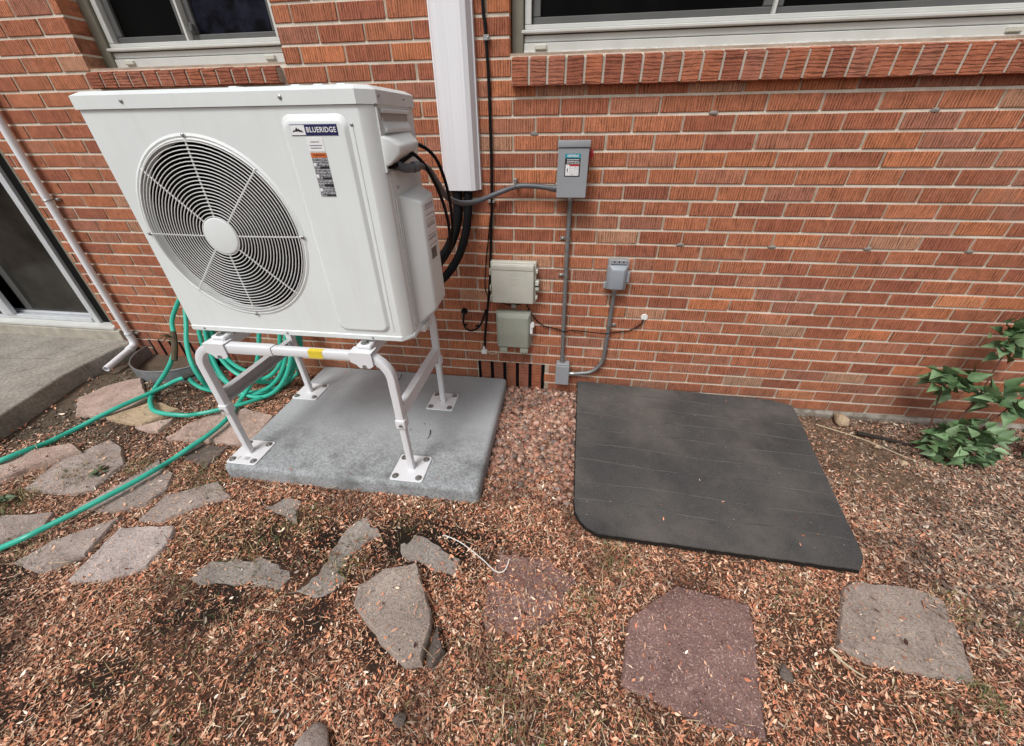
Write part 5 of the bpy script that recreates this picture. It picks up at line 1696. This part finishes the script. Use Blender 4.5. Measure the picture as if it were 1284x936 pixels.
# grey bark mulch on the right
litter(30000, .006, .034, .3, 'bark_mulch', 'grey brown shredded bark mulch along the right wall', [(.34, .25, .19), (.22, .155, .12), (.46, .36, .27), (.09, .065, .05), (.56, .46, .35)], [10, 10, 8, 7, 4], .014,
       area=(1.15, 3.0, -1.3, 0), region=lambda x, y: sm((x - 1.2) / .5) * (1.6 - sm((x - 1.3) / .3) * sm((2.0 - x) / .3) * .6))
# crumbs of soil in the bare places
def clods(n, area, name, label, palette, smin, smax, region, least=.5):
    x = rng.uniform(area[0], area[1], n); y = rng.uniform(area[2], area[3], n)
    z, ok = surf(x, y)
    keep = (rng.random(n) < region(x, y)) & (ok > rng.random(n) * least if least < .5 else ok > .5)
    x, y, z = x[keep], y[keep], z[keep]; n = len(x)
    t_ = bmesh.new(); bmesh.ops.create_icosphere(t_, subdivisions=1, radius=1)
    sv = np.array([v_.co for v_ in t_.verts]); t_.verts.index_update()
    sf = np.array([[v_.index for v_ in f.verts] for f in t_.faces]); t_.free()
    k = len(sv)
    s_ = smin + (smax - smin) * rng.random(n) ** 2.0
    ax = s_[:, None] * rng.uniform(.5, 1.3, (n, 3)); ax[:, 2] *= .7
    P = sv[None] * ax[:, None, :] * rng.uniform(.72, 1.28, (n, k, 1))
    a = rng.uniform(0, 6.28, n); ca, sa = np.cos(a)[:, None], np.sin(a)[:, None]
    tl = rng.normal(0, .4, n)[:, None]
    Px = P[..., 0] * ca - P[..., 1] * sa; Py = P[..., 0] * sa + P[..., 1] * ca; Pz = P[..., 2] + Px * tl * .4
    V = np.stack([Px + x[:, None], Py + y[:, None], Pz + z[:, None] + s_[:, None] * rng.uniform(.1, .7, (n, 1))], -1).reshape(-1, 3)
    F = (np.arange(n)[:, None, None] * k + sf[None]).reshape(-1, 3)
    pal = np.array(palette); c = pal[rng.integers(0, len(pal), n)] * rng.uniform(.75, 1.25, (n, 1))
    o_ = fast_mesh(name, V, F, M['pebble'], np.repeat(c, k, 0), False)
    link(o_); tag(o_, label, kind='stuff')
GRV = [(.44, .22, .155), (.36, .175, .13), (.50, .30, .22), (.30, .17, .13), (.26, .20, .175), (.56, .38, .30), (.40, .24, .18), (.17, .12, .10)]
clods(5600, (-.40, .17, -1.02, 0), 'gravel', 'pinkish river gravel between the concrete pad and the black board', GRV, .005, .020,
      lambda x, y: sm((y + 1.0) / .45) ** 1.5 * sm((x + .36) / .03) * sm((.16 - x) / .03))
clods(5000, (-1.7, .25, -1.5, -.95), 'soil_crumbs', 'crumbs of dark damp soil round the half-buried stones', [(.05, .036, .028), (.075, .052, .04), (.033, .024, .02)], .0015, .006,
      lambda x, y: np.clip(np.exp(-(((x + .95) / .55) ** 2 + ((y + 1.2) / .17) ** 2)) + np.exp(-(((x + .38) / .3) ** 2 + ((y + 1.15) / .12) ** 2)), 0, 1) * sm((fbm(x, y, 5, 8) - .3) / .2))
clods(6000, (-2.9, -1.6, -1.15, 0), 'soil_crumbs', 'crumbs of dry soil between the patio and the flagstones', [(.13, .10, .075), (.18, .145, .11), (.09, .065, .048), (.24, .20, .16)], .002, .010,
      lambda x, y: sm((-1.7 - x) / .5))
clods(4500, (1.1, 2.6, -.95, 0), 'soil_crumbs', 'crumbs of tan soil in the bare patch right of the board', [(.20, .14, .10), (.26, .19, .135), (.12, .085, .06)], .002, .009,
      lambda x, y: sm((x - 1.1) / .3))

# grass tufts
def grass(tufts, name, label, palette):
    Vs, Fs, Cs = [], [], []
    k = 0
    for (cx_, cy_, rad, n, h) in tufts:
        for i in range(n):
            a = rng.uniform(0, 6.28); r_ = rad * math.sqrt(rng.random())
            x, y = cx_ + r_ * cos(a), cy_ + r_ * sin(a)
            z = ghf(x, y)
            hh = h * rng.uniform(.5, 1.3); la = rng.uniform(0, 6.28); ln = hh * rng.uniform(.3, 1.3); w = rng.uniform(.0008, .0018)
            dx, dy = cos(la), sin(la)
            pts = [(0, 0, 1.0), (.35, .62, .9), (1.0, .72 + rng.uniform(-.3, .3), .1)]
            for (f, hz, wk) in pts:
                for s_ in (-1, 1): Vs.append((x + dx * ln * f - dy * w * wk * s_, y + dy * ln * f + dx * w * wk * s_, z + hh * hz))
            for j in range(2): Fs.append((k + 2 * j, k + 2 * j + 1, k + 2 * j + 3, k + 2 * j + 2))
            c = np.array(palette[rng.integers(0, len(palette))]) * rng.uniform(.7, 1.2)
            Cs += [c] * 6; k += 6
    o_ = fast_mesh(name, np.array(Vs), np.array(Fs), M['grass'], np.array(Cs)); link(o_); tag(o_, label, kind='stuff')
DRY = [(.30, .22, .10), (.36, .28, .14), (.20, .17, .07), (.24, .15, .08)]
GRN = [(.10, .15, .05), (.14, .17, .07), (.07, .11, .04), (.20, .19, .09)]
tf = [(-2.28, -1.02, .10, 90, .035), (-2.42, -1.22, .09, 120, .035), (-2.06, -.95, .07, 60, .03), (-1.72, -.93, .12, 120, .03), (-1.60, -1.0, .08, 50, .03), (-1.45, -1.22, .14, 110, .03), (-1.2, -1.22, .12, 90, .028),
      (-.78, -1.26, .10, 80, .03), (.27, -1.12, .09, 100, .035), (.14, -1.30, .07, 60, .035), (.0, -1.62, .20, 160, .035), (.2, -1.75, .2, 120, .03), (1.36, -1.41, .05, 60, .035), (1.48, -1.13, .08, 60, .03), (1.7, -1.2, .1, 60, .03),
      (-1.05, -1.12, .10, 80, .028), (-.58, -1.05, .10, 50, .025), (-1.3, -1.55, .3, 160, .03), (-.2, -1.62, .2, 90, .03), (-.95, -1.8, .25, 120, .03), (-1.0, -1.45, .2, 100, .025), (-2.1, -1.42, .08, 40, .03), (.9, -1.2, .1, 50, .03), (1.25, -1.5, .2, 80, .03)]
grass(tf, 'dry_grass', 'sparse dry straw coloured grass in the litter', DRY)
grass([(a, b, r_ * .8, int(n * .6), h * .9) for a, b, r_, n, h in tf], 'green_grass', 'sparse green grass blades among the dead leaves', GRN)

# little weeds: low rosettes of leaves
GREENS = [(.10, .14, .07), (.13, .17, .09)]
for i, (x, y, n_, s_, lab) in enumerate(((-2.20, -1.02, 12, .030, 'tiny green weed on the edge of the large mauve flagstone'), (-2.47, -1.22, 12, .034, 'small pale green weed at the far left beside the hose'),
                                        (1.23, -1.58, 8, .032, 'small round-leaved green weed below the kite-shaped flagstone'))):
    w = thing('weed', (x, y, ghf(x, y)), lab, 'weed')
    for j in range(n_):
        a = 2 * pi * j / n_ + random.uniform(-.3, .3)
        add_leaf(w, (x + .008 * cos(a), y + .008 * sin(a), ghf(x, y) + random.uniform(.012, .024)), (cos(a), sin(a), random.uniform(-.1, .5)), s_, random.choice(GREENS))

# twigs and scraps
def twig(name, pts, r_, mat, label, cat='twig', taper=.5):
    q = spline([(x, y, ghf(x, y) + z) for x, y, z in pts], 8)
    m_ = MB(); m_.tube(q, r_, 6, scales=[1 - taper * i / (len(q) - 1) for i in range(len(q))]); return tag(m_.build(name, mat), label, cat)
twig('cord', [(-.43, -1.125, .03), (-.414, -1.132, .045), (-.34, -1.158, .05), (-.247, -1.207, .04), (-.186, -1.243, .03), (-.153, -1.238, .035), (-.139, -1.199, .05)], .0021, M['cord'], 'curled white cord lying on the leaf litter', 'cord', .1)
twig('twig', [(-.975, -1.650, .02), (-.955, -1.610, .028), (-.926, -1.584, .03), (-.876, -1.569, .028), (-.82, -1.535, .02)], .004, M['twig'], 'curved grey brown twig on the litter left of the thick flagstone')
twig('twig', [(-.915, -1.690, .018), (-.912, -1.640, .022), (-.895, -1.600, .02)], .0055, M['twig_dark'], 'short black rotten stick just below the curved twig')
twig('twig', [(1.70, -.16, .012), (1.80, -.20, .02), (1.93, -.235, .012)], .012, M['twig_dark'], 'short dark rotten stick on the mulch near the wall')
twig('twig', [(1.50, -.12, .02), (1.68, -.22, .022), (1.80, -.32, .02), (1.92, -.42, .02)], .0028, M['straw'], 'long pale thin stalk lying on the bare tan soil')
twig('twig', [(.925, -1.352, .03), (.945, -1.385, .03), (.975, -1.405, .025), (1.00, -1.415, .02)], .0045, M['straw'], 'pale forked twig left of the kite-shaped flagstone')
twig('twig', [(-1.02, -.06, .082 + .006), (-1.01, -.10, .082 + .008), (-1.015, -.16, .082 + .006)], .003, M['twig_dark'], 'small dark twig on the back of the concrete pad')
twig('twig', [(-.66, -.56, .0865), (-.65, -.60, .0875), (-.655, -.63, .0865)], .0025, M['twig_dark'], 'tiny dark twig in the middle of the concrete pad')
